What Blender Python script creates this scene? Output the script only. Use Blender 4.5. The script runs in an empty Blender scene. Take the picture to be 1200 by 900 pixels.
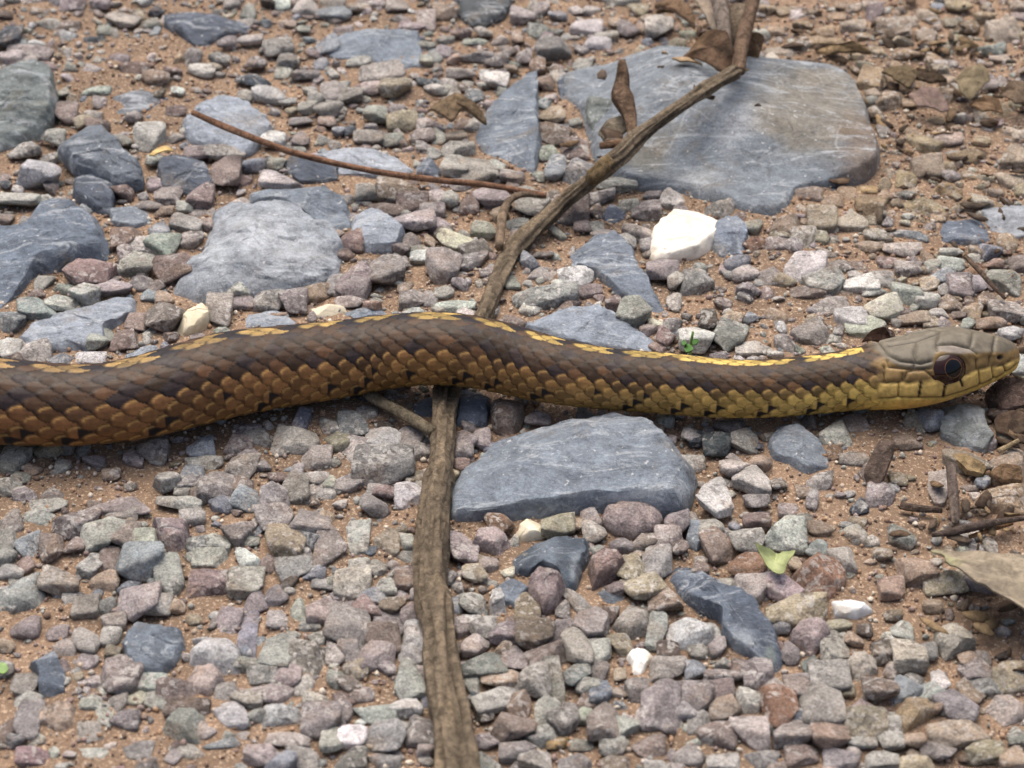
import bpy, math, random
import numpy as np

# ------------------------------------------------------------------ camera, sky, sun, exposure
S = 0.01                                   # all sizes below are written in centimetres; the scene is in metres
PITCH = math.radians(36.0)                 # camera looks down at the ground
DIST = 38.0                                # cm from the lens to the middle of the view
FPX = 1200.0 * DIST / 17.0                 # focal length in photograph pixels (17 cm of ground across)
sc = bpy.context.scene
cam_d = bpy.data.cameras.new('camera')
cam_d.sensor_width = 36.0
cam_d.lens = 36.0 * FPX / 1200.0
cam_d.clip_start = 0.01
cam_d.clip_end = 500.0
cam_d.dof.use_dof = True
cam_d.dof.focus_distance = 0.372
cam_d.dof.aperture_fstop = 42.0
cam = bpy.data.objects.new('camera', cam_d)
sc.collection.objects.link(cam)
CAM = np.array([0.0, -DIST * math.cos(PITCH), DIST * math.sin(PITCH)])
cam.location = tuple(CAM * S)
cam.rotation_euler = (math.pi / 2 - PITCH, 0, 0)
sc.camera = cam

SUN_EL, SUN_AZ = math.radians(68), math.radians(-18)   # azimuth from +y (away from the camera) towards +x
world = bpy.data.worlds.new('World')
sc.world = world
world.use_nodes = True
wn = world.node_tree
sky = wn.nodes.new('ShaderNodeTexSky')
sky.sky_type = 'NISHITA'
sky.sun_disc = False
sky.sun_elevation = SUN_EL
sky.sun_rotation = SUN_AZ
sky.air_density = 1.0
sky.dust_density = 9.0
sky.ozone_density = 0.6
bg = next(n for n in wn.nodes if n.type == 'BACKGROUND')
bg.inputs['Strength'].default_value = 0.11
wn.links.new(sky.outputs[0], bg.inputs['Color'])
sun_d = bpy.data.lights.new('sun', 'SUN')
sun_d.energy = 1.5
sun_d.angle = math.radians(65)
sun_d.color = (1.0, 0.95, 0.88)
sun = bpy.data.objects.new('sun', sun_d)
sc.collection.objects.link(sun)
sun.rotation_euler = (math.pi / 2 - SUN_EL, 0, math.pi - SUN_AZ)
sun.location = (0, 0, 2)
sc.view_settings.view_transform = 'Standard'
sc.view_settings.look = 'None'
sc.view_settings.gamma = 1.0
sc.view_settings.use_curve_mapping = False
sc.view_settings.exposure = 0.64
sc.cycles.max_bounces = 6
sc.cycles.diffuse_bounces = 3
sc.cycles.glossy_bounces = 2
sc.cycles.use_denoising = True

# ------------------------------------------------------------------ helpers
col = sc.collection
RNG = np.random.default_rng(174)
random.seed(174)
SP, CP = math.sin(PITCH), math.cos(PITCH)

def unproj(px, py, z):
    """photograph pixel -> ground point (cm) at height z"""
    X = (px - 600.0) / FPX; Y = (450.0 - py) / FPX
    d = np.array([X, CP + Y * SP, -SP + Y * CP])
    t = (z - CAM[2]) / d[2]
    return CAM + d * t

def proj(P):
    """points (cm) -> photograph pixels"""
    V = np.asarray(P, float) - CAM
    Z = V[..., 1] * CP - V[..., 2] * SP
    Y = V[..., 1] * SP + V[..., 2] * CP
    return 600 + FPX * V[..., 0] / Z, 450 - FPX * Y / Z

def cm_per_px(py, z=0.0):
    p = unproj(600, py, z)
    V = p - CAM
    return (V[1] * CP - V[2] * SP) / FPX

def lin(r, g, b):
    f = lambda c: (c / 255 / 12.92) if c / 255 <= 0.04045 else ((c / 255 + 0.055) / 1.055) ** 2.4
    return np.array([f(r), f(g), f(b)])

def smooth(a, b, x):
    t = np.clip((np.asarray(x, float) - a) / (b - a), 0, 1)
    return t * t * (3 - 2 * t)

def _hash(i, j, k, seed):
    n = (i.astype(np.int64) * 374761393 + j.astype(np.int64) * 668265263 + k.astype(np.int64) * 2147483647 + seed * 974634777) & 0xFFFFFFFF
    n = ((n ^ (n >> 13)) * 1274126177) & 0xFFFFFFFF
    n = ((n ^ (n >> 16)) * 2246822519) & 0xFFFFFFFF
    return ((n ^ (n >> 15)) & 0xFFFFFF) / float(0xFFFFFF)

def h1(i, j=0, seed=0):
    i = np.asarray(i); j = np.zeros_like(i) + j
    return _hash(i, j, np.zeros_like(i), seed)

def vnoise(P, seed=0):
    P = np.asarray(P, float)
    I = np.floor(P); f = P - I; f = f * f * (3 - 2 * f); I = I.astype(np.int64)
    out = 0
    for a in (0, 1):
        for b in (0, 1):
            for c in (0, 1):
                w = (f[..., 0] if a else 1 - f[..., 0]) * (f[..., 1] if b else 1 - f[..., 1]) * (f[..., 2] if c else 1 - f[..., 2])
                out = out + w * _hash(I[..., 0] + a, I[..., 1] + b, I[..., 2] + c, seed)
    return out * 2 - 1

def fbm(P, octs=4, seed=0, gain=0.5):
    o = 0; a = 1; t = 0
    P = np.asarray(P, float)
    for k in range(octs):
        o = o + a * vnoise(P * 2 ** k + 13.7 * k, seed + k); t += a; a *= gain
    return o / t

def mesh_obj(name, V, F, mat, cols=None, parent=None, loc=None, smooth_shade=True, sharp=None):
    """V in cm; loc = origin in cm"""
    V = np.asarray(V, float)
    o0 = np.zeros(3) if loc is None else np.asarray(loc, float)
    me = bpy.data.meshes.new(name)
    W = ((V - o0) * S).astype(np.float32)
    if isinstance(F, np.ndarray):
        n, m = F.shape
        me.vertices.add(len(W)); me.vertices.foreach_set('co', W.ravel())
        me.loops.add(n * m); me.loops.foreach_set('vertex_index', F.astype(np.int32).ravel())
        me.polygons.add(n)
        me.polygons.foreach_set('loop_start', np.arange(0, n * m, m, dtype=np.int32))
        me.update(calc_edges=True)
    else:
        me.from_pydata(W.tolist(), [], F)
    if smooth_shade:
        me.polygons.foreach_set('use_smooth', np.ones(len(me.polygons), bool))
    if sharp:
        me.set_sharp_from_angle(angle=math.radians(sharp))
    if cols is not None:
        at = me.color_attributes.new('Col', 'FLOAT_COLOR', 'POINT')
        c = np.ones((len(W), 4), np.float32); c[:, :3] = cols
        at.data.foreach_set('color', c.ravel())
    me.validate()
    me.materials.append(mat)
    ob = bpy.data.objects.new(name, me)
    col.objects.link(ob)
    if parent is not None:
        ob.parent = parent
        ob.location = tuple((o0 - np.array(parent['o0'])) * S) if 'o0' in parent.keys() else tuple(o0 * S)
    else:
        ob.location = tuple(o0 * S)
    return ob

def tag(o, label=None, cat=None, group=None, kind=None):
    if label: o['label'] = label
    if cat: o['category'] = cat
    if group: o['group'] = group
    if kind: o['kind'] = kind
    return o

def empty(name, loc):
    e = bpy.data.objects.new(name, None)
    e.empty_display_size = 0.005
    e.location = tuple(np.asarray(loc) * S)
    e['o0'] = [float(v) for v in loc]
    col.objects.link(e)
    return e

# ------------------------------------------------------------------ materials
class NT:
    def __init__(self, name):
        self.m = bpy.data.materials.new(name); self.m.use_nodes = True
        self.t = self.m.node_tree
        self.b = next(n for n in self.t.nodes if n.type == 'BSDF_PRINCIPLED')
    def n(self, typ, **kw):
        x = self.t.nodes.new(typ)
        for k, v in kw.items(): setattr(x, k, v)
        return x
    def l(self, a, b): self.t.links.new(a, b)
    def coords(self, scale=100.0, jitter=True):
        tc = self.n('ShaderNodeTexCoord')
        mp = self.n('ShaderNodeVectorMath', operation='SCALE'); mp.inputs['Scale'].default_value = scale
        self.l(tc.outputs['Object'], mp.inputs[0])
        if not jitter: return mp.outputs[0]
        oi = self.n('ShaderNodeObjectInfo')
        mu = self.n('ShaderNodeMath', operation='MULTIPLY'); mu.inputs[1].default_value = 71.0
        self.l(oi.outputs['Random'], mu.inputs[0])
        ad = self.n('ShaderNodeVectorMath', operation='ADD')
        self.l(mp.outputs[0], ad.inputs[0]); self.l(mu.outputs[0], ad.inputs[1])
        return ad.outputs[0]
    def noise(self, vec, scale, detail=4, rough=0.6, dist=0.0):
        x = self.n('ShaderNodeTexNoise'); x.inputs['Scale'].default_value = scale
        x.inputs['Detail'].default_value = detail; x.inputs['Roughness'].default_value = rough; x.inputs['Distortion'].default_value = dist
        self.l(vec, x.inputs['Vector']); return x.outputs['Fac']
    def ramp(self, fac, a, b, lo=0.0, hi=1.0):
        x = self.n('ShaderNodeMapRange'); x.interpolation_type = 'SMOOTHSTEP'
        for k, v in (('From Min', a), ('From Max', b), ('To Min', lo), ('To Max', hi)): x.inputs[k].default_value = v
        self.l(fac, x.inputs['Value']); return x.outputs['Result']
    def mix(self, fac, a, b, blend='MIX'):
        x = self.n('ShaderNodeMix', data_type='RGBA', blend_type=blend)
        for s, v in ((x.inputs[0], fac), (x.inputs[6], a), (x.inputs[7], b)):
            if isinstance(v, (int, float)): s.default_value = v
            elif isinstance(v, (tuple, list, np.ndarray)): s.default_value = (float(v[0]), float(v[1]), float(v[2]), 1)
            else: self.l(v, s)
        return x.outputs[2]
    def gray(self, fac):
        x = self.n('ShaderNodeCombineColor')
        for k in range(3): self.l(fac, x.inputs[k])
        return x.outputs[0]
    def attr(self):
        x = self.n('ShaderNodeAttribute'); x.attribute_name = 'Col'; return x.outputs['Color']
    def bump(self, h, strength, dist_cm, prev=None):
        x = self.n('ShaderNodeBump'); x.inputs['Strength'].default_value = strength; x.inputs['Distance'].default_value = dist_cm * S
        self.l(h, x.inputs['Height'])
        if prev is not None: self.l(prev, x.inputs['Normal'])
        return x.outputs['Normal']
    def done(self, colr, rough, normal=None, spec=0.3):
        if isinstance(colr, (tuple, list, np.ndarray)): self.b.inputs['Base Color'].default_value = (*[float(c) for c in colr], 1)
        else: self.l(colr, self.b.inputs['Base Color'])
        if isinstance(rough, (int, float)): self.b.inputs['Roughness'].default_value = rough
        else: self.l(rough, self.b.inputs['Roughness'])
        if normal is not None: self.l(normal, self.b.inputs['Normal'])
        self.b.inputs['Specular IOR Level'].default_value = spec
        return self.m

def cells(t, v, scale, rnd=1.0):
    vo = t.n('ShaderNodeTexVoronoi'); vo.inputs['Scale'].default_value = scale; vo.inputs['Randomness'].default_value = rnd
    t.l(v, vo.inputs['Vector'])
    sp = t.n('ShaderNodeSeparateColor'); t.l(vo.outputs['Color'], sp.inputs[0])
    return sp.outputs[0], sp.outputs[1], vo.outputs['Distance']

def warp(t, v, scale, amt):
    n = t.n('ShaderNodeTexNoise'); n.inputs['Scale'].default_value = scale; n.inputs['Detail'].default_value = 2
    t.l(v, n.inputs['Vector'])
    s = t.n('ShaderNodeVectorMath', operation='SCALE'); s.inputs['Scale'].default_value = amt
    t.l(n.outputs['Color'], s.inputs[0])
    a = t.n('ShaderNodeVectorMath', operation='ADD'); t.l(v, a.inputs[0]); t.l(s.outputs[0], a.inputs[1])
    return a.outputs[0]

def mul(t, a, b):
    m = t.n('ShaderNodeMath', operation='MULTIPLY'); t.l(a, m.inputs[0]); t.l(b, m.inputs[1]); return m.outputs[0]

def mat_pebble():
    t = NT('grainy_pebble'); v = t.coords()
    c = t.attr()
    big = t.noise(v, 2.0, 4, 0.6, 0.4)
    c = t.mix(1.0, c, t.gray(t.ramp(big, 0.36, 0.64, 0.72, 1.2)), 'MULTIPLY')
    dust = t.noise(v, 1.3, 5, 0.65)
    c = t.mix(t.ramp(dust, 0.52, 0.68, 0.0, 0.36), c, lin(168, 144, 122))
    kind = t.ramp(t.noise(v, 0.9, 1, 0.5), 0.42, 0.6, 0.3, 1.0)        # some stones are coarse-grained, some plain
    w = warp(t, v, 9.0, 0.12)
    r1, r2, d1 = cells(t, w, 15.0)
    c = t.mix(mul(t, t.ramp(r1, 0.66, 0.92, 0, 0.5), kind), c, lin(216, 212, 208))
    c = t.mix(mul(t, t.ramp(r2, 0.70, 0.95, 0, 0.5), kind), c, lin(80, 70, 70))
    g = t.noise(v, 26.0, 3, 0.8)
    c = t.mix(1.0, c, t.gray(t.ramp(g, 0.34, 0.66, 0.7, 1.28)), 'MULTIPLY')
    vn = t.noise(v, 1.6, 5, 0.6, 2.5)                                  # a pale band through a few of them
    c = t.mix(mul(t, t.ramp(vn, 0.60, 0.64, 0, 0.6), kind), c, lin(206, 204, 198))
    nb = t.bump(t.noise(v, 4.5, 7, 0.74), 1.0, 0.14)
    nb = t.bump(r1, 0.5, 0.012, nb)
    nb = t.bump(g, 0.8, 0.02, nb)
    return t.done(c, 0.85, nb, 0.22)

def mat_rock():
    t = NT('bluish_limestone'); v = t.coords()
    c = t.attr()
    med = t.noise(v, 3.5, 7, 0.78, 0.3)
    c = t.mix(1.0, c, t.gray(t.ramp(med, 0.34, 0.66, 0.72, 1.25)), 'MULTIPLY')
    mp = t.n('ShaderNodeMapping'); mp.inputs['Scale'].default_value = (0.5, 1.9, 1.0); mp.inputs['Rotation'].default_value = (0.2, 0.3, 0.5)
    t.l(v, mp.inputs['Vector'])
    st = t.noise(mp.outputs[0], 1.3, 10, 0.8, 1.2)
    c = t.mix(t.ramp(st, 0.515, 0.61, 0, 0.58), c, lin(206, 213, 220))
    # thin calcite veins
    vo = t.n('ShaderNodeTexVoronoi', feature='DISTANCE_TO_EDGE'); vo.inputs['Scale'].default_value = 0.8
    t.l(warp(t, v, 1.2, 0.45), vo.inputs['Vector'])
    vm = t.ramp(t.noise(v, 0.9, 3, 0.6), 0.5, 0.62)
    c = t.mix(mul(t, t.ramp(vo.outputs['Distance'], 0.03, 0.004, 0, 0.28), vm), c, lin(214, 218, 222))
    du = t.noise(v, 0.9, 7, 0.72, 0.6)
    c = t.mix(t.ramp(du, 0.55, 0.68, 0, 0.4), c, lin(140, 124, 100))
    dk = t.noise(v, 2.6, 7, 0.78, 0.8)
    c = t.mix(t.ramp(dk, 0.54, 0.66, 0, 0.5), c, lin(52, 58, 70))
    w = warp(t, v, 7.0, 0.2)
    r1, r2, d1 = cells(t, w, 9.0)
    sp = t.ramp(d1, 0.26, 0.12)
    c = t.mix(mul(t, t.ramp(r1, 0.80, 0.88, 0, 0.75), sp), c, lin(226, 228, 228))
    fs = t.noise(v, 20.0, 4, 0.8, 0.5)
    c = t.mix(1.0, c, t.gray(t.ramp(fs, 0.34, 0.66, 0.82, 1.16)), 'MULTIPLY')
    # broken edges are chalky
    ge = t.n('ShaderNodeNewGeometry')
    c = t.mix(mul(t, t.ramp(ge.outputs['Pointiness'], 0.53, 0.6, 0, 0.55), t.ramp(fs, 0.4, 0.56)), c, lin(190, 198, 206))
    nb = t.bump(t.noise(v, 2.0, 9, 0.74, 0.5), 1.0, 0.22)
    nb = t.bump(st, 0.5, 0.06, nb)
    nb = t.bump(fs, 0.7, 0.022, nb)
    return t.done(c, t.ramp(med, 0.3, 0.7, 0.45, 0.7), nb, 0.4)

def mat_white():
    t = NT('white_quartz'); v = t.coords()
    c = t.attr()
    big = t.noise(v, 2.0, 5, 0.6, 0.4)
    c = t.mix(t.ramp(big, 0.5, 0.64, 0, 0.5), c, lin(196, 178, 146))
    gg = t.noise(v, 12.0, 5, 0.75)
    c = t.mix(t.ramp(gg, 0.54, 0.68, 0, 0.4), c, lin(160, 152, 142))
    nb = t.bump(t.noise(v, 6.0, 5, 0.6), 0.4, 0.05)
    return t.done(c, 0.6, nb, 0.35)

def mat_sand():
    t = NT('orange_sand'); v = t.coords(jitter=False)
    a = t.noise(v, 0.35, 4, 0.6, 0.3)
    c = t.mix(t.ramp(a, 0.35, 0.65), lin(116, 99, 84), lin(142, 120, 101))
    g = t.noise(v, 18.0, 3, 0.75)
    c = t.mix(t.ramp(g, 0.52, 0.66, 0, 0.6), c, lin(222, 200, 174))
    d = t.noise(v, 15.0, 3, 0.75, 0.8)
    c = t.mix(t.ramp(d, 0.53, 0.66, 0, 0.55), c, lin(116, 88, 70))
    # far off, where single pebbles can no longer be told apart, the gravel is only colour and relief
    vo = t.n('ShaderNodeTexVoronoi'); vo.inputs['Scale'].default_value = 2.4; t.l(v, vo.inputs['Vector'])
    ln = t.n('ShaderNodeVectorMath', operation='LENGTH'); t.l(v, ln.inputs[0])
    far = t.ramp(ln.outputs['Value'], 34, 60)
    gr = t.mix(vo.outputs['Color'], lin(150, 132, 130), lin(176, 170, 158))
    pv = t.ramp(vo.outputs['Distance'], 0.1, 0.42, 1.0, 0.0)
    pm = t.n('ShaderNodeMath', operation='MULTIPLY'); t.l(pv, pm.inputs[0]); t.l(far, pm.inputs[1])
    c = t.mix(pm.outputs[0], c, gr)
    nb = t.bump(t.noise(v, 11.0, 5, 0.7), 0.9, 0.06)
    nb = t.bump(g, 0.5, 0.02, nb)
    nb = t.bump(pm.outputs[0], 0.8, 0.2, nb)
    return t.done(c, 0.92, nb, 0.15)

def mat_wood(name, rough=0.85):
    t = NT(name); v = t.coords()
    c = t.attr()
    n = t.noise(v, 6.0, 6, 0.75, 0.6)
    c = t.mix(1.0, c, t.gray(t.ramp(n, 0.36, 0.64, 0.55, 1.35)), 'MULTIPLY')
    f = t.noise(v, 18.0, 4, 0.8)
    c = t.mix(t.ramp(f, 0.55, 0.68, 0, 0.42), c, lin(176, 162, 140))
    k = t.noise(v, 11.0, 4, 0.8, 0.8)
    c = t.mix(t.ramp(k, 0.54, 0.66, 0, 0.6), c, lin(66, 52, 40))
    nb = t.bump(n, 1.0, 0.09); nb = t.bump(f, 0.8, 0.03, nb)
    return t.done(c, rough, nb, 0.2)

def mat_leaf(name):
    t = NT(name); v = t.coords()
    c = t.attr()
    n = t.noise(v, 2.4, 7, 0.72, 0.8)
    c = t.mix(1.0, c, t.gray(t.ramp(n, 0.34, 0.66, 0.6, 1.3)), 'MULTIPLY')
    s = t.noise(v, 7.0, 5, 0.75, 0.4)
    c = t.mix(t.ramp(s, 0.54, 0.66, 0, 0.5), c, lin(66, 50, 38))
    r1, r2, d = cells(t, warp(t, v, 4.0, 0.2), 6.0)
    c = t.mix(t.ramp(d, 0.5, 0.75, 0, 0.1), c, lin(170, 154, 128))
    nb = t.bump(n, 0.9, 0.1)
    nb = t.bump(d, 0.25, 0.02, nb)
    nb = t.bump(t.noise(v, 16.0, 4, 0.7), 0.6, 0.02, nb)
    return t.done(c, 0.72, nb, 0.25)

def mat_green():
    t = NT('green_leaf'); v = t.coords()
    c = t.attr()
    n = t.noise(v, 4.0, 5, 0.65, 0.5)
    c = t.mix(1.0, c, t.gray(t.ramp(n, 0.34, 0.66, 0.75, 1.2)), 'MULTIPLY')
    nb = t.bump(t.noise(v, 9.0, 4, 0.6), 0.5, 0.03)
    return t.done(c, 0.55, nb, 0.35)

def mat_snake():
    t = NT('snake_skin'); v = t.coords(jitter=False)
    c = t.attr()
    n = t.noise(v, 9.0, 4, 0.65)
    c = t.mix(1.0, c, t.gray(t.ramp(n, 0.3, 0.7, 0.78, 1.2)), 'MULTIPLY')
    nb = t.bump(t.noise(v, 26.0, 3, 0.6), 0.18, 0.012)
    m = t.done(c, t.ramp(n, 0.3, 0.7, 0.4, 0.58), nb, 0.26)
    return m

def mat_grit():
    t = NT('sand_grain'); v = t.coords(jitter=False)
    c = t.mix(1.0, t.attr(), t.gray(t.ramp(t.noise(v, 20.0, 3, 0.7), 0.34, 0.66, 0.8, 1.2)), 'MULTIPLY')
    return t.done(c, 0.9, None, 0.15)

M = dict(grit=mat_grit(), pebble=mat_pebble(), rock=mat_rock(), white=mat_white(), sand=mat_sand(), wood=mat_wood('stick_bark'), leaf=mat_leaf('dry_leaf'), green=mat_green(), snake=mat_snake())

# stone colours (sRGB as a plain-lit sample would look) and the words for them
CO = dict(m=(162, 147, 144), p=(188, 173, 166), g=(168, 169, 160), b=(142, 150, 160), d=(88, 97, 109), t=(170, 148, 126), w=(200, 200, 197),
          r=(146, 122, 115), o=(168, 156, 130), O=(192, 158, 104), n=(110, 97, 88), c=(208, 202, 182), W=(246, 244, 238), G=(142, 149, 144),
          D=(66, 48, 42), R=(150, 112, 90), B=(98, 108, 122))
CW = dict(m='mauve-grey', p='pale pinkish', g='light grey', b='bluish-grey', d='dark slate-blue', t='tan', w='whitish-grey', r='reddish-mauve',
          o='olive-tan', O='ochre-yellow', n='dark brownish', c='cream', W='bright white', G='greenish-grey', D='dark brown', R='rusty brown', B='dark blue-grey')
CO = {k: tuple(0.7 * v + 0.3 * (sum(c) / 3) + (3 - 4 * (i_ == 0) if k in 'mpr' else 0) for i_, v in enumerate(c)) for k, c in CO.items()}
TILE = {k: (400 * (i % 3), 300 * (i // 3)) for i, k in enumerate('ABCDEFGHI')}

def tpx(tile, x, y):
    if tile == '*': return float(x), float(y)
    ox, oy = TILE[tile]
    return ox + x / 3.0, oy + y / 3.0

# ------------------------------------------------------------------ ground sheet
def ground_z(x, y):
    P = np.stack([x, y, np.zeros_like(x)], -1)
    return 0.16 * fbm(P * 0.35, 3, 5) + 0.06 * fbm(P * 1.6, 3, 9) - 0.01

def build_ground():
    far = np.array([34, 42, 55, 80, 130, 250, 600, 1500, 4000, 9000], float)
    cx = np.arange(-16, 16.01, 0.115); cy = np.arange(-12, 20.01, 0.115)
    mx = np.array([18, 21, 25, 29]); 
    xs = np.concatenate([-far[::-1], -mx[::-1], cx, mx, far])
    ys = np.concatenate([-far[::-1], -mx[::-1] - 0, [-15.5, -13.5], cy, [21.5, 24, 27, 30.5], far])
    ys = np.unique(ys)
    X, Y = np.meshgrid(xs, ys)
    Z = ground_z(X, Y) + 0.035 * fbm(np.stack([X, Y, X * 0], -1) * 5.0, 3, 21)
    Z = np.where((np.abs(X) > 33) | (np.abs(Y) > 33), -0.03, Z)
    V = np.stack([X, Y, Z], -1).reshape(-1, 3)
    ny, nx = X.shape
    i = np.arange(ny * nx).reshape(ny, nx)
    F = np.stack([i[:-1, :-1], i[:-1, 1:], i[1:, 1:], i[1:, :-1]], -1).reshape(-1, 4)
    tag(mesh_obj('ground', V, F, M['sand']), kind='structure')
build_ground()

# ------------------------------------------------------------------ big rocks traced on the ground
def resample(poly, n, jit, rng):
    """closed outline -> n points, lightly rounded and roughened"""
    P = np.array(poly, float)
    Q = np.vstack([P, P[:1]])
    seg = np.linalg.norm(np.diff(Q, axis=0), axis=1); L = np.concatenate([[0], np.cumsum(seg)])
    s = np.linspace(0, L[-1], n, endpoint=False)
    R = np.stack([np.interp(s, L, Q[:, k]) for k in range(Q.shape[1])], -1)
    for _ in range(1):
        R = 0.5 * R + 0.25 * (np.roll(R, 1, 0) + np.roll(R, -1, 0))
    return R

def build_rock(name, pxpoly, h, colr, mat, seed, round_=0.0, z0=0.0, tilt=None, zs=None, rough=1.0, stain=None, slab=0):
    rng = np.random.default_rng(seed)
    py = np.array([p[1] for p in pxpoly]); lo, hi = py.max(), py.min()
    Hcm = (lo - hi) * cm_per_px((lo + hi) / 2)
    h = min(h * (1.0 if round_ or slab else 0.72), (0.52 if round_ else 0.36) * Hcm)
    W = []
    for k, (x, y) in enumerate(pxpoly):
        t = (lo - y) / max(1e-6, lo - hi)
        W.append(unproj(x, y, z0 + h * (0.08 + 0.5 * t))[:2])
    N = 96
    P = resample(W, N, 0, rng)
    c = P.mean(0)
    size = np.linalg.norm(P - c, axis=1).mean()
    ang = np.linspace(0, 2 * np.pi, N, endpoint=False)
    ring = np.stack([np.cos(ang), np.sin(ang), ang * 0], -1)
    e = fbm(ring * 4 + seed, 4, seed, 0.6)
    P = c + (P - c) * (1 + 0.06 * rough * e)[:, None]
    # the rim leans in by a different amount all the way round: broken faces, not walls
    inset = np.clip(0.13 + 0.22 * fbm(ring * 1.8 + seed * 1.3, 3, seed + 50, 0.6), 0.015, 0.34) * (1.0 if not round_ else 1.25) * (0.4 if slab else 1.0)
    zf_ = np.array([-0.45, 0.05, 0.22, 0.4, 0.58, 0.74, 0.87, 0.95, 1.0])
    lean = np.array([0.0, 0.0, 0.06, 0.17, 0.33, 0.52, 0.74, 0.9, 1.15]) if not round_ else np.array([0.2, 0.0, 0.05, 0.16, 0.36, 0.62, 0.95, 1.3, 1.7])
    rings = [(1 - inset * l, z) for l, z in zip(lean, zf_)]
    s_last = rings[-1][0]
    for q in np.linspace(1, 0, 16)[1:-1]: rings.append((s_last * q, 1.0))
    K = 4
    slopes = list(rng.normal(0, 0.12 if not round_ else 0.25, (K, 2))); offs = list(rng.uniform(0.0, 0.12, K) * h)
    if tilt is None: tilt = (rng.normal(0, 0.04), (0.16 if not round_ else 0.05) * min(1, 0.9 / size))
    slopes = [s_ + np.array(tilt) for s_ in slopes]
    for _ in range(4 if not round_ else 5):                       # struck-off corners
        a = rng.uniform(0, 2 * np.pi); u = np.array([math.cos(a), math.sin(a)])
        sl = rng.uniform(0.35, 1.0) * (h / size) * 1.6; d0 = rng.uniform(0.35, 0.8) * size
        slopes.append(-u * sl); offs.append(sl * d0)
    slopes = np.array(slopes); offs = np.array(offs)
    V = []
    for s, zf in rings:
        Q = c + (P - c) * np.asarray(s).reshape(-1, 1)
        rel = (Q - c)
        top = h + np.min([offs[k] + rel @ slopes[k] for k in range(len(offs))], axis=0)
        z = z0 + np.where(zf > 0, zf * np.maximum(top, 0.3 * h), zf * max(h, 0.35))
        V.append(np.column_stack([Q, z]))
    V.append(np.array([[c[0], c[1], z0 + h + offs.min()]]))
    V = np.vstack(V)
    d = V - np.array([c[0], c[1], z0 + h * 0.3]); dn = d / (np.linalg.norm(d, axis=1, keepdims=True) + 1e-6)
    f = fbm(V * 1.4 + seed * 3.1, 5, seed + 3, 0.6)
    st = np.round(fbm(V * np.array([0.6, 1.1, 1.0]) + seed * 1.7, 3, seed + 8) * 5) / 5
    amp = rough * min(0.16, 0.11 * size + 0.025)
    V[:, 2] += np.where(V[:, 2] > z0 + 0.1 * h, (0.55 * f + 1.1 * st) * amp * min(1, h / 0.35), 0)
    V[:, :2] += dn[:, :2] * ((0.7 * f + 0.9 * st) * amp * 0.9)[:, None]
    nr = len(rings)
    F = []
    for r in range(nr - 1):
        a, b = r * N, (r + 1) * N
        for k in range(N):
            k2 = (k + 1) % N
            F.append((a + k, a + k2, b + k2, b + k))
    a = (nr - 1) * N
    F += [(a + k, a + (k + 1) % N, len(V) - 1) for k in range(N)]
    cc = np.tile(lin(*colr), (len(V), 1))
    if stain is not None:
        qx, qy = proj(V)
        for sx, sy, rx, ry, sc3_ in stain:
            m_ = smooth(1.25, 0.35, np.hypot((qx - sx) / rx, (qy - sy) / ry) + 1.1 * fbm(V * 1.3, 5, 77, 0.72))[:, None]
            cc = cc * (1 - 0.55 * m_) + lin(*sc3_) * 0.55 * m_
    return mesh_obj(name, V, F, mat, cc, loc=(c[0], c[1], z0), sharp=32), (c[0], c[1], size)

BL, BM, BP, BD, GR = (116, 130, 148), (134, 148, 166), (158, 168, 180), (78, 90, 108), (112, 124, 124)
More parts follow.
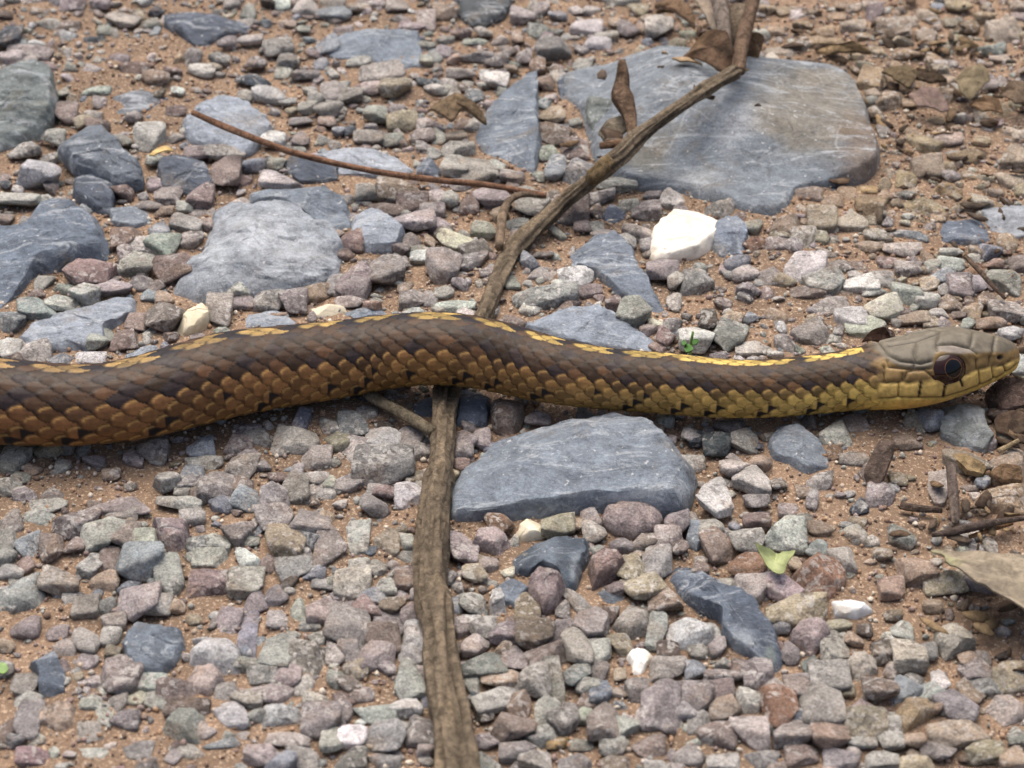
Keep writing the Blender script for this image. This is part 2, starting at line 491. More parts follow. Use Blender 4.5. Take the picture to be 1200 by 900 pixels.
# tile, outline, thickness (cm), colour, options, landmark words, label
ROCKS = [
 ('A', [(-60,300),(60,242),(130,250),(190,300),(202,370),(165,480),(60,510),(0,530),(-60,525)], .95, GR, {}, 'the mossy-grey rock', 'large greenish-grey weathered rock at the upper corner beyond the snake tail side'),
 ('A', [(570,50),(640,40),(740,60),(830,80),(885,92),(860,115),(780,125),(720,165),(690,168),(640,130),(580,97)], .6, BD, {}, 'the long dark rock', 'long dark slate-blue rock with a pointed end lying on sand'),
 ('A', [(195,505),(290,450),(360,470),(430,540),(500,590),(512,640),(420,645),(330,605),(250,572)], .5, (104,116,130), dict(z0=.25), 'the tilted grey flake', 'flat slate-grey flake with a brown stain tilted on a darker stone'),
 ('A', [(258,600),(330,610),(400,660),(395,765),(340,745),(260,690)], .35, BD, {}, None, 'dark blue stone half hidden beneath a tilted grey flake'),
 ('A', [(-80,800),(70,770),(180,705),(260,725),(330,765),(390,830),(380,890),(240,930),(130,960),(60,1040),(0,1095),(-80,1110)], .7, (104,120,140), {}, 'the broad blue rock', 'broad blue-grey rock with white speckles reaching the edge above the snake'),
 ('A', [(745,722),(830,695),(960,720),(1060,745),(1150,810),(1210,870),(1190,960),(1120,1010),(1000,1040),(850,1062),(700,1065),(600,1035),(640,960),(720,880)], .7, (150,160,172), dict(stain=[(300,270,40,26,(206,212,218)), (350,300,30,20,(200,206,212)), (250,300,26,20,(196,204,210))]), 'the frosted pale rock', 'broad pale grey rock frosted with white veins just above the snake'),
 ('A', [(640,432),(690,372),(780,335),(850,350),(940,400),(967,455),(920,490),(870,555),(760,532),(660,492)], .5, (150,162,178), {}, 'the twig-crossed slab', 'flat light blue-grey slab crossed by the thin twig'),
 ('A', [(555,592),(620,540),(690,560),(750,620),(757,685),(680,695),(560,675)], .6, BD, {}, 'the dark faceted stone', 'dark blue faceted stone beside a round reddish pebble'),
 ('*', [(357,181),(375,175),(400,174),(440,177),(470,186),(485,200),(470,209),(430,207),(395,205),(365,193)], .35, (162,172,186), {}, 'the white-streaked flake', 'long whitish-blue streaked flake lying under the thin twig'),
 ('A', [(1000,557),(1140,550),(1200,592),(1190,632),(1060,642),(1000,602)], .45, BD, {}, None, 'dark slate stone wedged below the thin twig, between paler rocks'),
 ('A', [(870,662),(930,662),(1060,660),(1150,668),(1230,715),(1245,790),(1180,815),(1100,770),(1000,722),(880,705)], .6, (124,138,154), {}, 'the grey double stone', 'blue-grey angular stone behind the frosted pale rock'),
 ('A', [(172,275),(260,262),(380,262),(440,278),(420,305),(300,308),(190,300)], .12, (96,106,116), {}, None, 'flat dark stone nearly buried in the sand beside the mossy-grey rock'),
 ('A', [(385,350),(470,325),(560,320),(590,340),(540,375),(440,408),(400,395)], .14, (106,114,124), {}, None, 'flat grey stone sunk into orange sand above the tilted flake'),
 ('A', [(385,745),(440,725),(520,750),(532,792),(470,812),(390,797)], .4, (126,138,152), {}, None, 'small blue-grey stone between the broad blue and the frosted rocks'),
 ('B', [(388,-30),(600,-30),(612,30),(560,70),(500,92),(450,85),(410,50)], .7, (74,82,88), {}, 'the black-grey rock', 'near-black grey rock at the top edge, dusted with pale grit'),
 ('B', [(-60,140),(20,120),(160,115),(283,122),(287,235),(215,250),(130,230),(0,215),(-60,190)], .35, (126,140,156), {}, 'the square-cut slab', 'square-cut blue-grey slab with white streaks beyond the thin twig'),
 ('B', [(692,228),(660,235),(560,330),(468,490),(500,545),(640,612),(682,632),(706,540),(697,400)], .55, (112,126,142), dict(rough=.6), 'the triangular slab', 'upright triangular blue-grey slab pointing away from the snake'),
 ('*', [(653,70),(690,58),(720,55),(800,60),(860,71),(920,75),(980,77),(1003,97),(1020,130),(1034,173),(1030,200),(1013,213),(965,220),(933,224),(927,247),(903,260),(867,249),(833,234),(800,222),(737,215),(720,203),(700,188),(693,167),(683,140),(680,117),(657,88)], .95, (122,134,146), dict(rough=.3, slab=1, tilt=(0, .03), stain=[(955, 130, 85, 60, (146, 132, 104)), (1015, 180, 40, 60, (134, 108, 82)), (760, 180, 30, 30, (120, 112, 90)), (855, 140, 28, 36, (206, 212, 220)), (815, 208, 34, 12, (206, 210, 212))]), 'the largest slab', 'largest rock, a broad blue-grey slab crossed by the thick stick'),
 ('B', [(850,400),(885,330),(950,330),(1000,400),(1010,480),(940,550),(880,505)], .6, (122,132,128), {}, 'the broken corner', 'greenish-grey broken rock corner beside the fork of the thick stick'),
 ('B', [(755,275),(800,265),(830,300),(815,350),(770,362)], .5, BD, {}, None, 'small dark blue stone between the triangular and the largest slab'),
 ('B', [(40,760),(80,740),(150,770),(217,835),(190,887),(90,892),(30,850)], .5, (150,162,178), {}, 'the white-chipped rock', 'pale blue rock with chipped white faces close above the snake'),
 ('*', [(656,293),(690,275),(720,272),(745,300),(765,335),(780,366),(760,373),(725,347),(690,320),(668,311)], .5, (116,130,148), {}, 'the sloping blue rock', 'smooth sloping blue-grey rock behind the snake and the white stone'),
 ('B', [(915,775),(940,725),(985,728),(1005,760),(985,800),(930,800)], .4, (72,84,106), {}, None, 'small ink-blue stone at the head of the sloping blue rock'),
 ('B', [(250,572),(300,553),(352,602),(345,632),(260,617)], .35, BD, {}, None, 'small dark blue wedge beside the white-streaked flake'),
 ('*', [(761,300),(763,272),(784,254),(818,247),(840,250),(846,262),(838,286),(818,300),(790,305),(767,306)], .6, (232,226,214), dict(white=1, flat=1), 'the bright white stone', 'bright white quartz stone, the largest white one'),
 ('*', [(838,265),(848,258),(864,262),(878,280),(872,302),(845,304),(834,292)], .45, (120,134,154), {}, None, 'blue-white veined stone leaning against the bright white stone'),
 ('*', [(1082,268),(1100,254),(1140,255),(1158,265),(1167,286),(1150,291),(1090,287)], .4, (98,112,132), {}, 'the dark blue lump', 'dark blue rock with pale chips lying in tan gravel'),
 ('*', [(1148,250),(1175,244),(1215,243),(1220,272),(1190,281),(1163,273)], .45, (152,160,170), {}, None, 'pale blue-grey stone at the edge beside a dark blue lump'),
 ('D', [(50,302),(130,240),(300,190),(440,125),(485,133),(490,185),(420,240),(370,265),(382,320),(330,348),(200,350),(90,343)], .45, (146,158,174), {}, 'the long wedge slab', 'long light blue wedge-shaped slab just above the snake'),
 ('D', [(828,262),(870,205),(930,198),(990,205),(1042,237),(1000,268)], .4, (146,158,174), {}, None, 'flat blue stone peeking out behind the snake near a cream pebble'),
 ('D', [(390,370),(480,332),(580,308),(605,325),(570,370),(450,385)], .45, (140,152,166), {}, None, 'thin blue-grey stone edge showing right behind the snake'),
 ('D', [(618,275),(655,205),(710,163),(747,200),(737,250),(690,277),(640,292)], .5, (208,200,176), dict(white=1), 'the ochre-stained pebble', 'cream stone with ochre stains touching the snake back'),
 ('D', [(1060,200),(1130,185),(1215,168),(1225,200),(1150,232),(1080,228)], .4, (200,192,170), dict(white=1), None, 'long cream pebble lying against the snake back'),
 ('E', [(5,205),(70,180),(150,190),(165,210),(20,228)], .3, (128,142,160), {}, None, 'small flat blue stone behind the snake, next to a long cream pebble'),
 ('E', [(612,228),(720,195),(850,175),(892,158),(940,187),(1000,225),(1080,270),(1135,327),(1000,345),(880,345),(780,325),(690,275)], .5, (140,154,172), dict(rough=.7), 'the flat blue slab', 'flat light blue slab with white specks touching the back of the snake'),
 ('*', [(523,590),(527,567),(545,543),(580,513),(633,497),(683,488),(720,485),(753,497),(780,513),(807,533),(820,552),(815,578),(800,602),(760,601),(700,597),(650,604),(600,608),(560,612),(526,613)], .8, (126,140,156), dict(rough=.55, tilt=(0, .34)), 'the half-moon slab', 'big half-moon slab of smooth grey-blue stone in front of the snake'),
 ('E', [(522,518),(645,515),(642,585),(600,645),(540,625)], .55, (124,108,100), dict(pebble=1), None, 'brown-grey block supporting the snake beside the thick stick'),
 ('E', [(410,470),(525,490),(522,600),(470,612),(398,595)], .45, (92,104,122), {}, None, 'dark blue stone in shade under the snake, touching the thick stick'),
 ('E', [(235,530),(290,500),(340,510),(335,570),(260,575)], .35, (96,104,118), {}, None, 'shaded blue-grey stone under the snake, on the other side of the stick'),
 ('F', [(300,650),(340,608),(430,608),(482,650),(540,730),(522,762),(440,785),(350,732),(308,710)], .4, (128,140,154), {}, 'the blue flat stone', 'blue-grey flat stone with pale patches below the snake neck'),
 ('F', [(898,605),(908,540),(975,524),(1050,540),(1080,610),(1087,662),(1060,695),(960,680),(903,645)], .75, (136,144,142), dict(stain=[(1145,488,14,14,(214,216,214)), (1120,505,12,14,(120,124,118))]), 'the chin stone', 'angular grey and white stone directly below the snake chin'),
 ('F', [(1018,865),(1060,830),(1110,812),(1220,800),(1225,905),(1130,918),(1040,900)], .5, (186,156,122), dict(pebble=1), 'the layered tan stone', 'layered tan stone beside dark twigs at the edge'),
 ('F', [(750,585),(800,548),(840,555),(860,595),(850,642),(780,622)], .4, (164,156,134), dict(pebble=1), None, 'pale khaki stone in the shade below the snake jaw'),
 ('F', [(-5,40),(60,48),(118,110),(60,138),(-5,138)], .45, (146,146,142), dict(pebble=1), None, 'plain grey angular stone below the bright white stone'),
 ('G', [(430,470),(500,388),(570,390),(640,440),(652,492),(620,542),(560,585),(470,590),(440,522)], .75, (112,126,142), {}, 'the rough blue lump', 'rough blue lump of stone, next to a white-grey block'),
 ('G', [(658,462),(700,435),(830,433),(857,500),(862,592),(800,612),(720,562),(663,542)], .65, (196,196,198), dict(pebble=1), 'the white-grey block', 'white-grey coarse block with a pinkish pebble leaning on it'),
 ('G', [(658,602),(700,540),(790,528),(793,600),(740,664),(680,642)], .55, (186,166,158), dict(pebble=1), None, 'pinkish coarse pebble leaning on the front of a white-grey block'),
 ('G', [(93,532),(175,472),(207,540),(237,600),(237,662),(140,684),(138,590)], .55, (92,106,124), {}, 'the dark shard', 'dark blue pointed shard near the lower corner'),
 ('G', [(113,702),(180,658),(272,690),(262,772),(210,797),(130,752)], .6, (194,168,146), dict(pebble=1), 'the peach-tan stone', 'peach-tan blocky stone in front of a dark blue shard'),
 ('G', [(632,302),(680,198),(812,193),(818,290),(640,318)], .5, (146,124,124), dict(pebble=1), 'the brick-shaped stone', 'brick-shaped reddish-mauve stone with square corners'),
 ('G', [(-30,292),(60,280),(140,228),(162,290),(142,352),(0,364),(-30,350)], .55, (160,166,162), dict(pebble=1), 'the pale edge block', 'large pale grey-green block at the edge below the snake'),
 ('G', [(530,20),(600,12),(668,60),(662,130),(610,168),(560,110)], .55, (146,128,130), dict(pebble=1), 'the mauve block', 'large mauve-grey angular stone in gravel below the snake'),
 ('G', [(25,40),(70,-15),(180,-20),(215,20),(195,60),(60,68)], .5, (158,164,156), dict(pebble=1), None, 'long pale green-grey stone below the snake near the edge'),
 ('G', [(885,740),(930,685),(1000,680),(1068,715),(1060,745),(900,778)], .5, (186,190,190), dict(pebble=1), None, 'pale grey kite-shaped stone low in the gravel'),
 ('H', [(590,160),(640,110),(790,85),(872,83),(872,150),(845,200),(822,272),(790,302),(768,232),(700,200),(650,230),(600,222)], .55, (76,90,106), dict(stain=[(640,645,16,22,(150,162,174)), (675,675,8,26,(170,180,188))]), 'the hooked dark rock', 'hooked dark blue rock with glossy pale edges in front of the half-moon slab'),
 ('H', [(530,292),(580,250),(660,218),(672,272),(612,347),(550,332)], .45, (118,132,150), {}, None, 'blue-white stone tucked beside a mauve pebble below the hooked dark rock'),
 ('H', [(515,342),(530,258),(572,300),(583,362),(530,392)], .5, (192,194,194), dict(pebble=1), None, 'whitish flat stone leaning beside the hooked dark rock'),
 ('H', [(653,242),(690,183),(770,185),(792,240),(762,332),(710,355),(660,285)], .65, (154,134,134), dict(pebble=1,z0=.12), None, 'big mauve pebble resting on the hooked dark rock'),
 ('H', [(863,192),(900,133),(980,133),(1002,190),(960,242),(880,284)], .65, (146,120,114), dict(pebble=1), 'the reddish cube', 'reddish cube-like stone below the lumpy mauve stone'),
 ('*', [(708,600),(722,590),(748,586),(770,592),(778,606),(770,622),(748,630),(722,624),(709,614)], .5, (160,142,140), dict(pebble=1), 'the lumpy mauve stone', 'lumpy mauve stone against the front edge of the half-moon slab'),
 ('*', [(778,662),(790,648),(810,650),(830,672),(860,690),(885,712),(905,740),(918,775),(912,793),(900,787),(880,772),(860,762),(845,747),(846,727),(820,712),(795,692)], .6, (84,98,118), dict(stain=[(868,752,22,20,(190,198,206)), (800,668,22,14,(160,172,186)), (850,712,14,30,(150,164,180)), (903,770,8,18,(150,160,150))]), 'the streaked boat stone', 'long dark blue stone streaked with white, shaped like a boat'),
 ('I', [(8,105),(38,20),(100,28),(92,82),(50,132)], .45, (146,158,170), {}, None, 'pale blue stone just past the lumpy mauve stone'),
 ('*', [(780,742),(785,725),(820,723),(839,738),(834,757),(815,764),(783,759)], .5, (186,188,188), dict(pebble=1), 'the whitish cube', 'whitish cube-shaped stone beside the streaked boat stone'),
 ('H', [(998,492),(1030,476),(1080,477),(1102,500),(1077,560),(1052,592),(1020,587),(1008,530)], .45, (252,250,242), dict(white=1), 'the white tooth-shaped pebble', 'bright white tooth-shaped pebble, smallest white one'),
 ('H', [(943,402),(1000,333),(1082,350),(1083,432),(1010,454)], .5, (164,156,146), dict(pebble=1), None, 'two-toned grey and brown stone above the white tooth-shaped pebble'),
 ('H', [(878,290),(920,268),(995,278),(1002,332),(960,348),(888,318)], .4, (98,110,124), {}, None, 'dark blue-grey nugget below the reddish cube'),
 ('I', [(523,300),(600,298),(672,346),(612,384),(530,373)], .45, (212,216,220), dict(white=1), 'the white almond stone', 'white almond-shaped stone lying on orange sand'),
 ('I', [(543,60),(600,38),(652,80),(668,137),(600,122)], .3, (164,162,150), dict(pebble=1), None, 'flat grey diamond-shaped stone on sand near the dead leaf'),
 ('I', [(878,442),(920,388),(1010,430),(1034,472),(920,528)], .5, (182,174,158), dict(pebble=1), 'the wedge by the leaf', 'pale tan wedge stone in front of the large dead leaf'),
 ('I', [(728,722),(770,660),(860,648),(914,690),(850,742),(770,784)], .55, (168,144,108), dict(pebble=1), 'the smooth brown stone', 'smooth rounded brown stone low in the gravel'),
 ('I', [(1052,692),(1100,640),(1190,638),(1197,732),(1130,758)], .55, (188,172,162), dict(pebble=1), 'the pink corner stone', 'pinkish-white coarse stone near the lower corner under the dead leaf'),
 ('I', [(720,640),(750,590),(820,580),(858,600),(840,640),(730,690)], .35, (146,154,160), {}, None, 'flat blue stone with white crumbs above the smooth brown stone'),
 ('I', [(552,532),(600,493),(680,508),(692,562),(612,614)], .5, (188,178,164), dict(pebble=1), None, 'pale beige rounded stone below the white almond stone'),
 ('I', [(378,442),(420,383),(500,398),(518,440),(450,514)], .55, (164,144,144), dict(pebble=1), None, 'mauve rounded cube beside the tail end of the streaked boat stone'),
 ('I', [(178,642),(215,613),(302,660),(272,722),(210,748)], .5, (186,184,174), dict(pebble=1), None, 'pale grey pyramid-like stone below the streaked boat stone'),
 ('H', [(458,132),(500,43),(560,58),(603,110),(560,158)], .55, (178,158,156), dict(pebble=1), None, 'pale mauve angular stone between the thick stick and a cream pebble'),
 ('H', [(603,90),(640,30),(690,15),(728,50),(718,90),(640,108)], .45, (214,210,192), dict(white=1), None, 'smooth cream pebble at the front edge of the half-moon slab'),
]
rock_sites = []      # (x, y, radius) on the ground
landmarks = []       # (px, py, words)
rock_polys = []
for k, (tile, poly, h, c, opt, lm, label) in enumerate(ROCKS):
    pp = [tpx(tile, x, y) for x, y in poly]
    pebbly = opt.get('pebble'); wh = opt.get('white')
    nm = 'stone' if (pebbly or wh) else 'rock'
    mat = M['pebble'] if pebbly else (M['white'] if wh else M['rock'])
    if mat is M['rock']: c = tuple(0.78 * v + 0.22 * sum(c) / 3 + 9 for v in c)
    elif mat is M['pebble']: c = tuple(0.72 * v + 0.28 * sum(c) / 3 + 5 for v in c)
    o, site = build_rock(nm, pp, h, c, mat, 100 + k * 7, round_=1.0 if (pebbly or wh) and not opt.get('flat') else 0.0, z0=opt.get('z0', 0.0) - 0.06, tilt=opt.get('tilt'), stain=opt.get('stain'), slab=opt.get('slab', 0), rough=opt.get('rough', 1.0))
    tag(o, label, 'rock' if nm == 'rock' else 'stone')
    rock_sites.append(site)
    rock_polys.append(np.array([unproj(x, y, h * 0.5)[:2] for x, y in pp]))
    cx = sum(p[0] for p in pp) / len(pp); cy = sum(p[1] for p in pp) / len(pp)
    if lm: landmarks.append((cx, cy, lm))
landmarks += [(1110, 425, "the snake's head"), (950, 455, "the snake's neck"), (1155, 675, 'the large dead leaf'), (907, 655, 'the green leaf scrap'),
              (808, 403, 'the green seedling'), (510, 640, 'the thick stick'), (620, 270, "the stick's bend"), (520, 830, "the stick's lower end"),
              (835, 60, 'the crumpled leaves'), (1140, 600, 'the dark twigs'), (300, 165, 'the thin twig'), (90, 475, "the snake's thick part"),
              (300, 450, "the snake's rising curve"), (750, 450, "the snake's dipping curve"), (1130, 120, 'the litter flakes')]

# ------------------------------------------------------------------ pebbles traced one by one: x y w h angle colour (tile pixels, three per photograph pixel)
PEB = {
'A': '''130 160 55 35 0 w;535 85 65 40 -10 g;430 75 110 60 15 m;370 110 50 40 0 g;350 15 70 60 0 m;255 20 80 50 0 m;140 40 60 40 0 t;110 10 80 40 0 m;170 85 80 40 0 g;240 95 80 40 0 r;130 195 110 50 15 m;60 165 60 40 0 m;165 240 80 45 0 r;240 190 60 60 0 m;240 130 60 40 0 w;770 205 70 40 0 g;710 250 90 38 5 c;755 235 50 30 0 o;675 200 70 60 0 m;900 220 70 55 0 m;980 170 95 65 -20 m;1010 215 80 60 0 m;1075 265 90 45 0 m;1130 230 50 40 0 b;1110 190 60 40 0 m;1065 105 50 30 0 g;1020 85 40 30 0 t;1080 30 95 65 0 p;990 15 60 40 0 w;940 10 50 40 0 n;880 140 80 40 0 p;800 150 70 35 0 m;340 320 95 45 5 g;240 275 50 40 0 p;480 240 115 48 -10 r;550 270 90 50 0 t;625 318 45 35 0 w;225 330 50 50 0 p;250 345 40 40 0 t;350 365 45 50 0 m;295 350 25 25 0 d;230 400 80 70 0 r;325 410 60 35 0 g;430 495 70 60 0 g;530 480 110 90 -20 w;550 565 65 45 0 g;185 485 80 50 0 g;90 530 100 60 0 g;145 610 130 95 20 w;60 700 150 70 10 g;20 650 40 40 0 d;20 770 50 50 0 r;430 675 80 60 10 r;505 690 40 45 0 m;590 690 90 70 0 m;650 725 55 70 0 g;705 690 85 80 0 r;690 540 80 60 0 m;795 610 95 120 0 r;790 545 130 50 0 p;880 580 110 50 0 b;970 580 60 55 0 g;990 640 135 62 8 w;960 710 95 35 0 R;960 495 80 60 0 w;945 335 115 48 10 w;860 340 50 35 0 p;1005 360 70 28 0 g;1025 390 40 30 0 o;1080 380 60 40 0 g;1150 390 90 60 20 m;1060 425 80 40 0 m;1150 430 60 40 0 t;1060 490 60 60 0 m;1170 330 80 60 0 m;1190 460 40 40 0 b;1090 320 50 25 0 g;660 790 110 60 15 g;670 845 80 50 0 m;560 810 70 80 0 b;500 870 120 65 -20 g;440 840 110 70 -20 r;740 790 50 40 0 m;580 740 60 40 0 t;580 855 90 80 30 g;1185 820 50 40 0 m;890 280 110 55 15 d;335 145 72 50 0 d;550 40 50 40 0 d;30 135 85 80 0 d;195 5 60 45 0 b;1175 50 110 55 0 b;1160 165 95 70 0 b;20 60 50 40 0 n;60 265 70 45 0 p;420 210 70 35 0 m;320 250 80 40 0 m;610 250 60 40 0 r;560 330 40 30 0 n;620 390 70 35 0 r;290 435 70 40 0 o;340 445 80 55 0 r;400 550 60 40 0 t;470 410 60 40 0 m''',
'B': '''298 75 62 85 0 m;200 25 80 50 0 m;360 40 85 65 0 t;250 95 85 42 0 m;300 160 60 40 0 m;360 180 60 50 0 m;300 215 45 40 0 g;60 220 80 45 0 g;140 260 145 65 -15 m;120 310 90 45 -10 p;190 310 105 60 0 t;30 330 85 75 0 m;300 295 65 42 0 d;330 315 70 45 -10 p;370 320 50 32 0 g;420 255 95 42 0 m;480 195 115 52 10 m;550 210 85 52 0 m;640 195 55 65 0 m;545 285 85 72 0 w;600 240 50 32 0 t;470 150 80 32 0 g;620 135 42 50 0 t;700 110 85 58 0 g;740 170 115 72 -10 m;862 90 105 60 5 w;900 155 95 42 0 w;960 85 42 42 0 t;1010 105 72 55 0 m;1117 97 92 80 0 c;1060 100 42 42 0 t;830 40 62 52 0 m;640 50 85 65 0 m;760 55 62 52 0 b;700 30 62 52 0 m;990 5 115 42 0 g;930 130 82 40 0 m;690 230 52 62 0 t;720 290 62 75 10 t;745 240 38 48 0 t;735 345 52 32 0 p;740 405 88 85 0 t;750 485 105 75 0 r;820 530 95 85 0 r;735 540 72 72 0 g;780 450 62 32 0 b;120 405 78 52 0 g;215 425 105 62 -10 o;310 440 85 48 0 p;285 480 82 42 0 m;95 485 95 42 0 m;180 495 82 36 -15 g;105 445 52 32 0 m;340 480 48 62 0 g;290 520 52 42 0 m;330 545 52 42 0 g;410 530 105 62 -20 g;400 590 95 95 0 g;480 600 125 115 -10 m;550 585 52 48 0 g;600 625 80 62 0 g;30 460 42 32 0 d;470 340 65 52 0 b;380 700 62 65 0 g;200 680 155 85 15 t;100 670 95 62 0 m;150 740 125 45 15 r;250 720 105 72 0 r;320 740 82 62 0 m;450 720 62 62 0 r;530 690 135 85 0 m;260 785 135 72 0 m;340 790 92 62 0 m;500 810 85 75 0 g;400 850 125 75 15 c;470 880 95 55 -30 m;310 850 38 58 0 t;360 820 62 42 0 n;290 885 115 38 0 g;250 850 62 52 0 m;40 850 75 75 0 r;210 875 62 52 0 m;670 720 115 95 0 m;620 790 72 42 0 m;805 735 125 115 0 r;950 650 165 60 0 g;900 692 115 55 0 m;1090 690 62 42 0 m;1160 700 85 80 0 w;1070 740 95 85 0 m;1010 715 62 62 0 g;900 745 62 42 0 r;885 800 72 38 0 g;920 825 82 42 0 g;1040 820 105 55 25 p;1000 850 72 62 0 w;760 820 75 32 35 g;850 800 62 42 0 m;830 605 125 70 -30 b;752 597 72 85 0 b;60 30 80 50 0 t;120 15 70 40 0 m;420 120 70 40 0 r;500 115 60 40 0 m;560 140 60 36 0 p;590 180 50 36 0 r;440 310 50 36 0 r;400 480 80 50 0 t;430 440 60 40 0 r;60 540 80 34 0 m;420 650 70 40 0 m;880 40 60 42 0 p;1160 30 60 40 0 t;1180 160 60 40 0 o''',
'C': '''670 30 65 55 0 p;600 30 55 42 0 p;360 40 75 42 0 t;460 45 65 42 0 n;420 90 65 42 0 t;600 90 88 50 0 p;780 75 88 48 0 g;945 85 48 38 0 g;910 25 72 34 0 b;970 25 85 62 0 o;500 115 62 65 30 t;440 140 65 42 0 t;510 155 125 55 10 t;740 112 118 65 10 p;860 130 75 65 0 p;920 170 65 55 0 p;1000 100 85 52 0 n;1060 60 65 52 0 t;1130 120 118 75 -20 p;1095 178 98 55 -10 G;990 165 62 42 0 p;790 188 108 50 0 t;680 185 52 38 0 o;615 205 66 38 0 o;350 190 105 38 0 p;880 205 62 34 0 t;900 245 62 42 0 g;1120 205 82 42 0 p;670 285 95 85 20 t;730 357 92 85 0 o;670 330 52 42 0 p;795 370 48 52 0 t;870 350 140 65 10 r;1050 415 52 52 0 g;1130 400 85 55 0 o;930 495 98 55 0 p;1050 500 65 38 0 o;840 512 128 75 30 o;740 540 52 42 0 g;745 500 42 32 0 g;860 592 105 85 0 m;925 590 75 55 0 o;1000 552 125 55 10 n;1170 560 118 75 0 p;780 632 75 75 0 o;935 670 82 60 0 O;1050 710 70 65 0 w;1090 680 62 42 0 g;860 735 140 75 0 o;990 735 45 42 0 t;1150 640 95 55 0 p;1070 630 75 34 0 g;650 672 72 45 0 O;655 732 98 85 20 t;715 690 65 65 0 t;580 692 65 65 0 r;535 675 34 34 0 d;520 715 75 55 0 r;440 690 95 65 0 m;425 737 55 75 0 g;490 785 102 92 0 g;590 792 108 65 0 g;660 780 62 42 0 g;690 832 98 55 20 p;790 825 140 45 20 b;770 878 128 55 0 p;660 872 98 55 0 r;420 848 98 80 0 g;330 862 85 55 0 m;360 802 128 75 0 r;240 802 75 55 0 g;200 762 55 42 0 r;520 852 52 34 0 g;130 742 95 55 0 m;820 772 52 52 0 t;1085 882 75 55 0 b;1140 862 62 62 0 t;940 882 85 42 0 g;1040 885 62 42 0 t;500 892 85 38 0 m;730 612 55 42 0 m;1190 480 62 62 0 g;300 30 60 40 0 t;320 110 70 40 0 t;540 60 60 40 0 t;700 90 60 40 0 t;860 60 70 40 0 p;1180 30 60 50 0 p;1180 90 50 40 0 t;560 20 50 36 0 t;640 130 60 40 0 t;760 240 60 36 0 t;1000 300 70 40 0 o;880 430 70 36 0 n;1000 620 60 40 0 t;1120 740 60 40 0 t;900 770 60 44 0 t;740 760 55 40 0 p;800 470 60 36 0 t''',
'D': '''150 100 65 65 20 m;310 75 155 90 15 r;390 45 85 48 0 g;485 25 115 85 0 g;610 55 138 95 10 r;130 195 118 85 -15 G;220 170 105 65 15 g;300 140 100 90 0 w;400 120 115 65 -20 m;500 100 95 42 0 m;230 115 85 48 15 g;130 140 62 42 0 r;505 60 48 38 0 r;545 110 62 52 0 m;525 140 52 42 0 b;580 150 62 42 0 t;580 215 120 95 0 r;485 230 85 85 0 r;770 200 85 105 0 m;840 92 115 115 0 w;965 45 105 72 20 R;950 150 105 85 0 g;850 165 95 52 0 m;1030 165 95 75 0 m;1110 130 95 65 0 t;1180 100 65 95 0 m;40 235 98 65 0 b;30 330 85 60 0 w;120 340 115 65 0 w;355 290 75 95 0 g;270 300 65 42 0 t;320 358 98 48 0 w;440 300 95 75 0 r;520 280 34 75 0 g;600 285 55 52 0 r;215 365 85 34 0 b;45 715 100 100 30 g;30 812 85 75 0 g;75 787 62 42 0 g;90 852 85 55 0 m;190 852 85 48 0 m;225 742 55 42 0 g;705 677 90 82 -10 b;535 685 105 85 0 m;470 712 65 55 0 m;590 792 105 95 0 g;675 782 85 85 0 b;715 732 125 50 0 g;760 812 115 95 0 m;850 742 105 105 15 m;870 857 92 75 20 b;905 645 105 60 0 m;1050 642 148 95 15 p;870 612 95 45 0 m;840 662 95 65 0 r;980 682 55 42 0 p;1110 722 105 75 0 m;1030 822 118 105 0 m;1105 792 95 65 0 p;1170 800 65 75 0 g;970 852 105 85 0 m;1130 842 95 65 0 p;630 862 148 65 0 p;640 832 52 52 0 m;690 842 45 55 0 r;1170 602 85 65 0 g;1180 662 95 75 0 o;420 882 205 75 0 m;160 887 138 48 0 g;120 760 60 44 0 t;330 720 70 46 0 m;390 770 60 40 0 t;980 780 70 56 0 r;920 740 70 50 0 m''',
'E': '''45 100 115 115 0 m;30 165 95 45 0 m;150 62 138 125 0 m;360 45 115 105 0 m;300 5 105 45 0 w;250 155 85 75 0 m;225 120 52 52 0 t;310 150 55 65 0 m;360 132 65 52 0 m;465 25 95 75 0 m;600 97 58 70 0 g;705 65 95 55 0 m;820 82 115 65 10 w;720 152 210 75 -5 g;665 187 75 50 0 c;770 102 65 42 0 w;860 127 105 45 0 r;815 157 55 42 0 r;1030 207 105 85 20 g;960 162 65 45 0 r;1130 57 105 75 0 m;1180 77 65 95 0 g;1105 237 52 38 0 c;1165 242 65 55 0 m;1140 282 65 65 0 r;1170 162 52 65 0 p;430 60 34 34 0 g;400 182 135 34 0 w;40 602 105 85 0 b;150 652 118 82 0 w;240 642 95 115 20 m;65 697 148 88 10 m;275 692 85 65 0 g;150 752 195 112 0 m;30 802 95 85 0 m;240 842 98 88 0 w;160 832 95 65 0 r;20 747 45 38 0 g;120 882 95 65 0 m;440 642 75 65 0 m;490 642 65 65 0 p;430 682 65 55 0 m;690 582 85 45 0 m;20 562 65 55 0 g;140 592 105 45 0 n;250 782 65 52 0 t;90 40 70 50 0 r;210 30 60 50 0 m;90 560 70 50 0 m;190 500 70 40 0 m;80 510 70 40 0 d;350 690 70 60 0 m;290 780 70 70 0 p;420 740 60 60 0 r;450 600 50 40 0 m;600 660 70 40 0 r''',
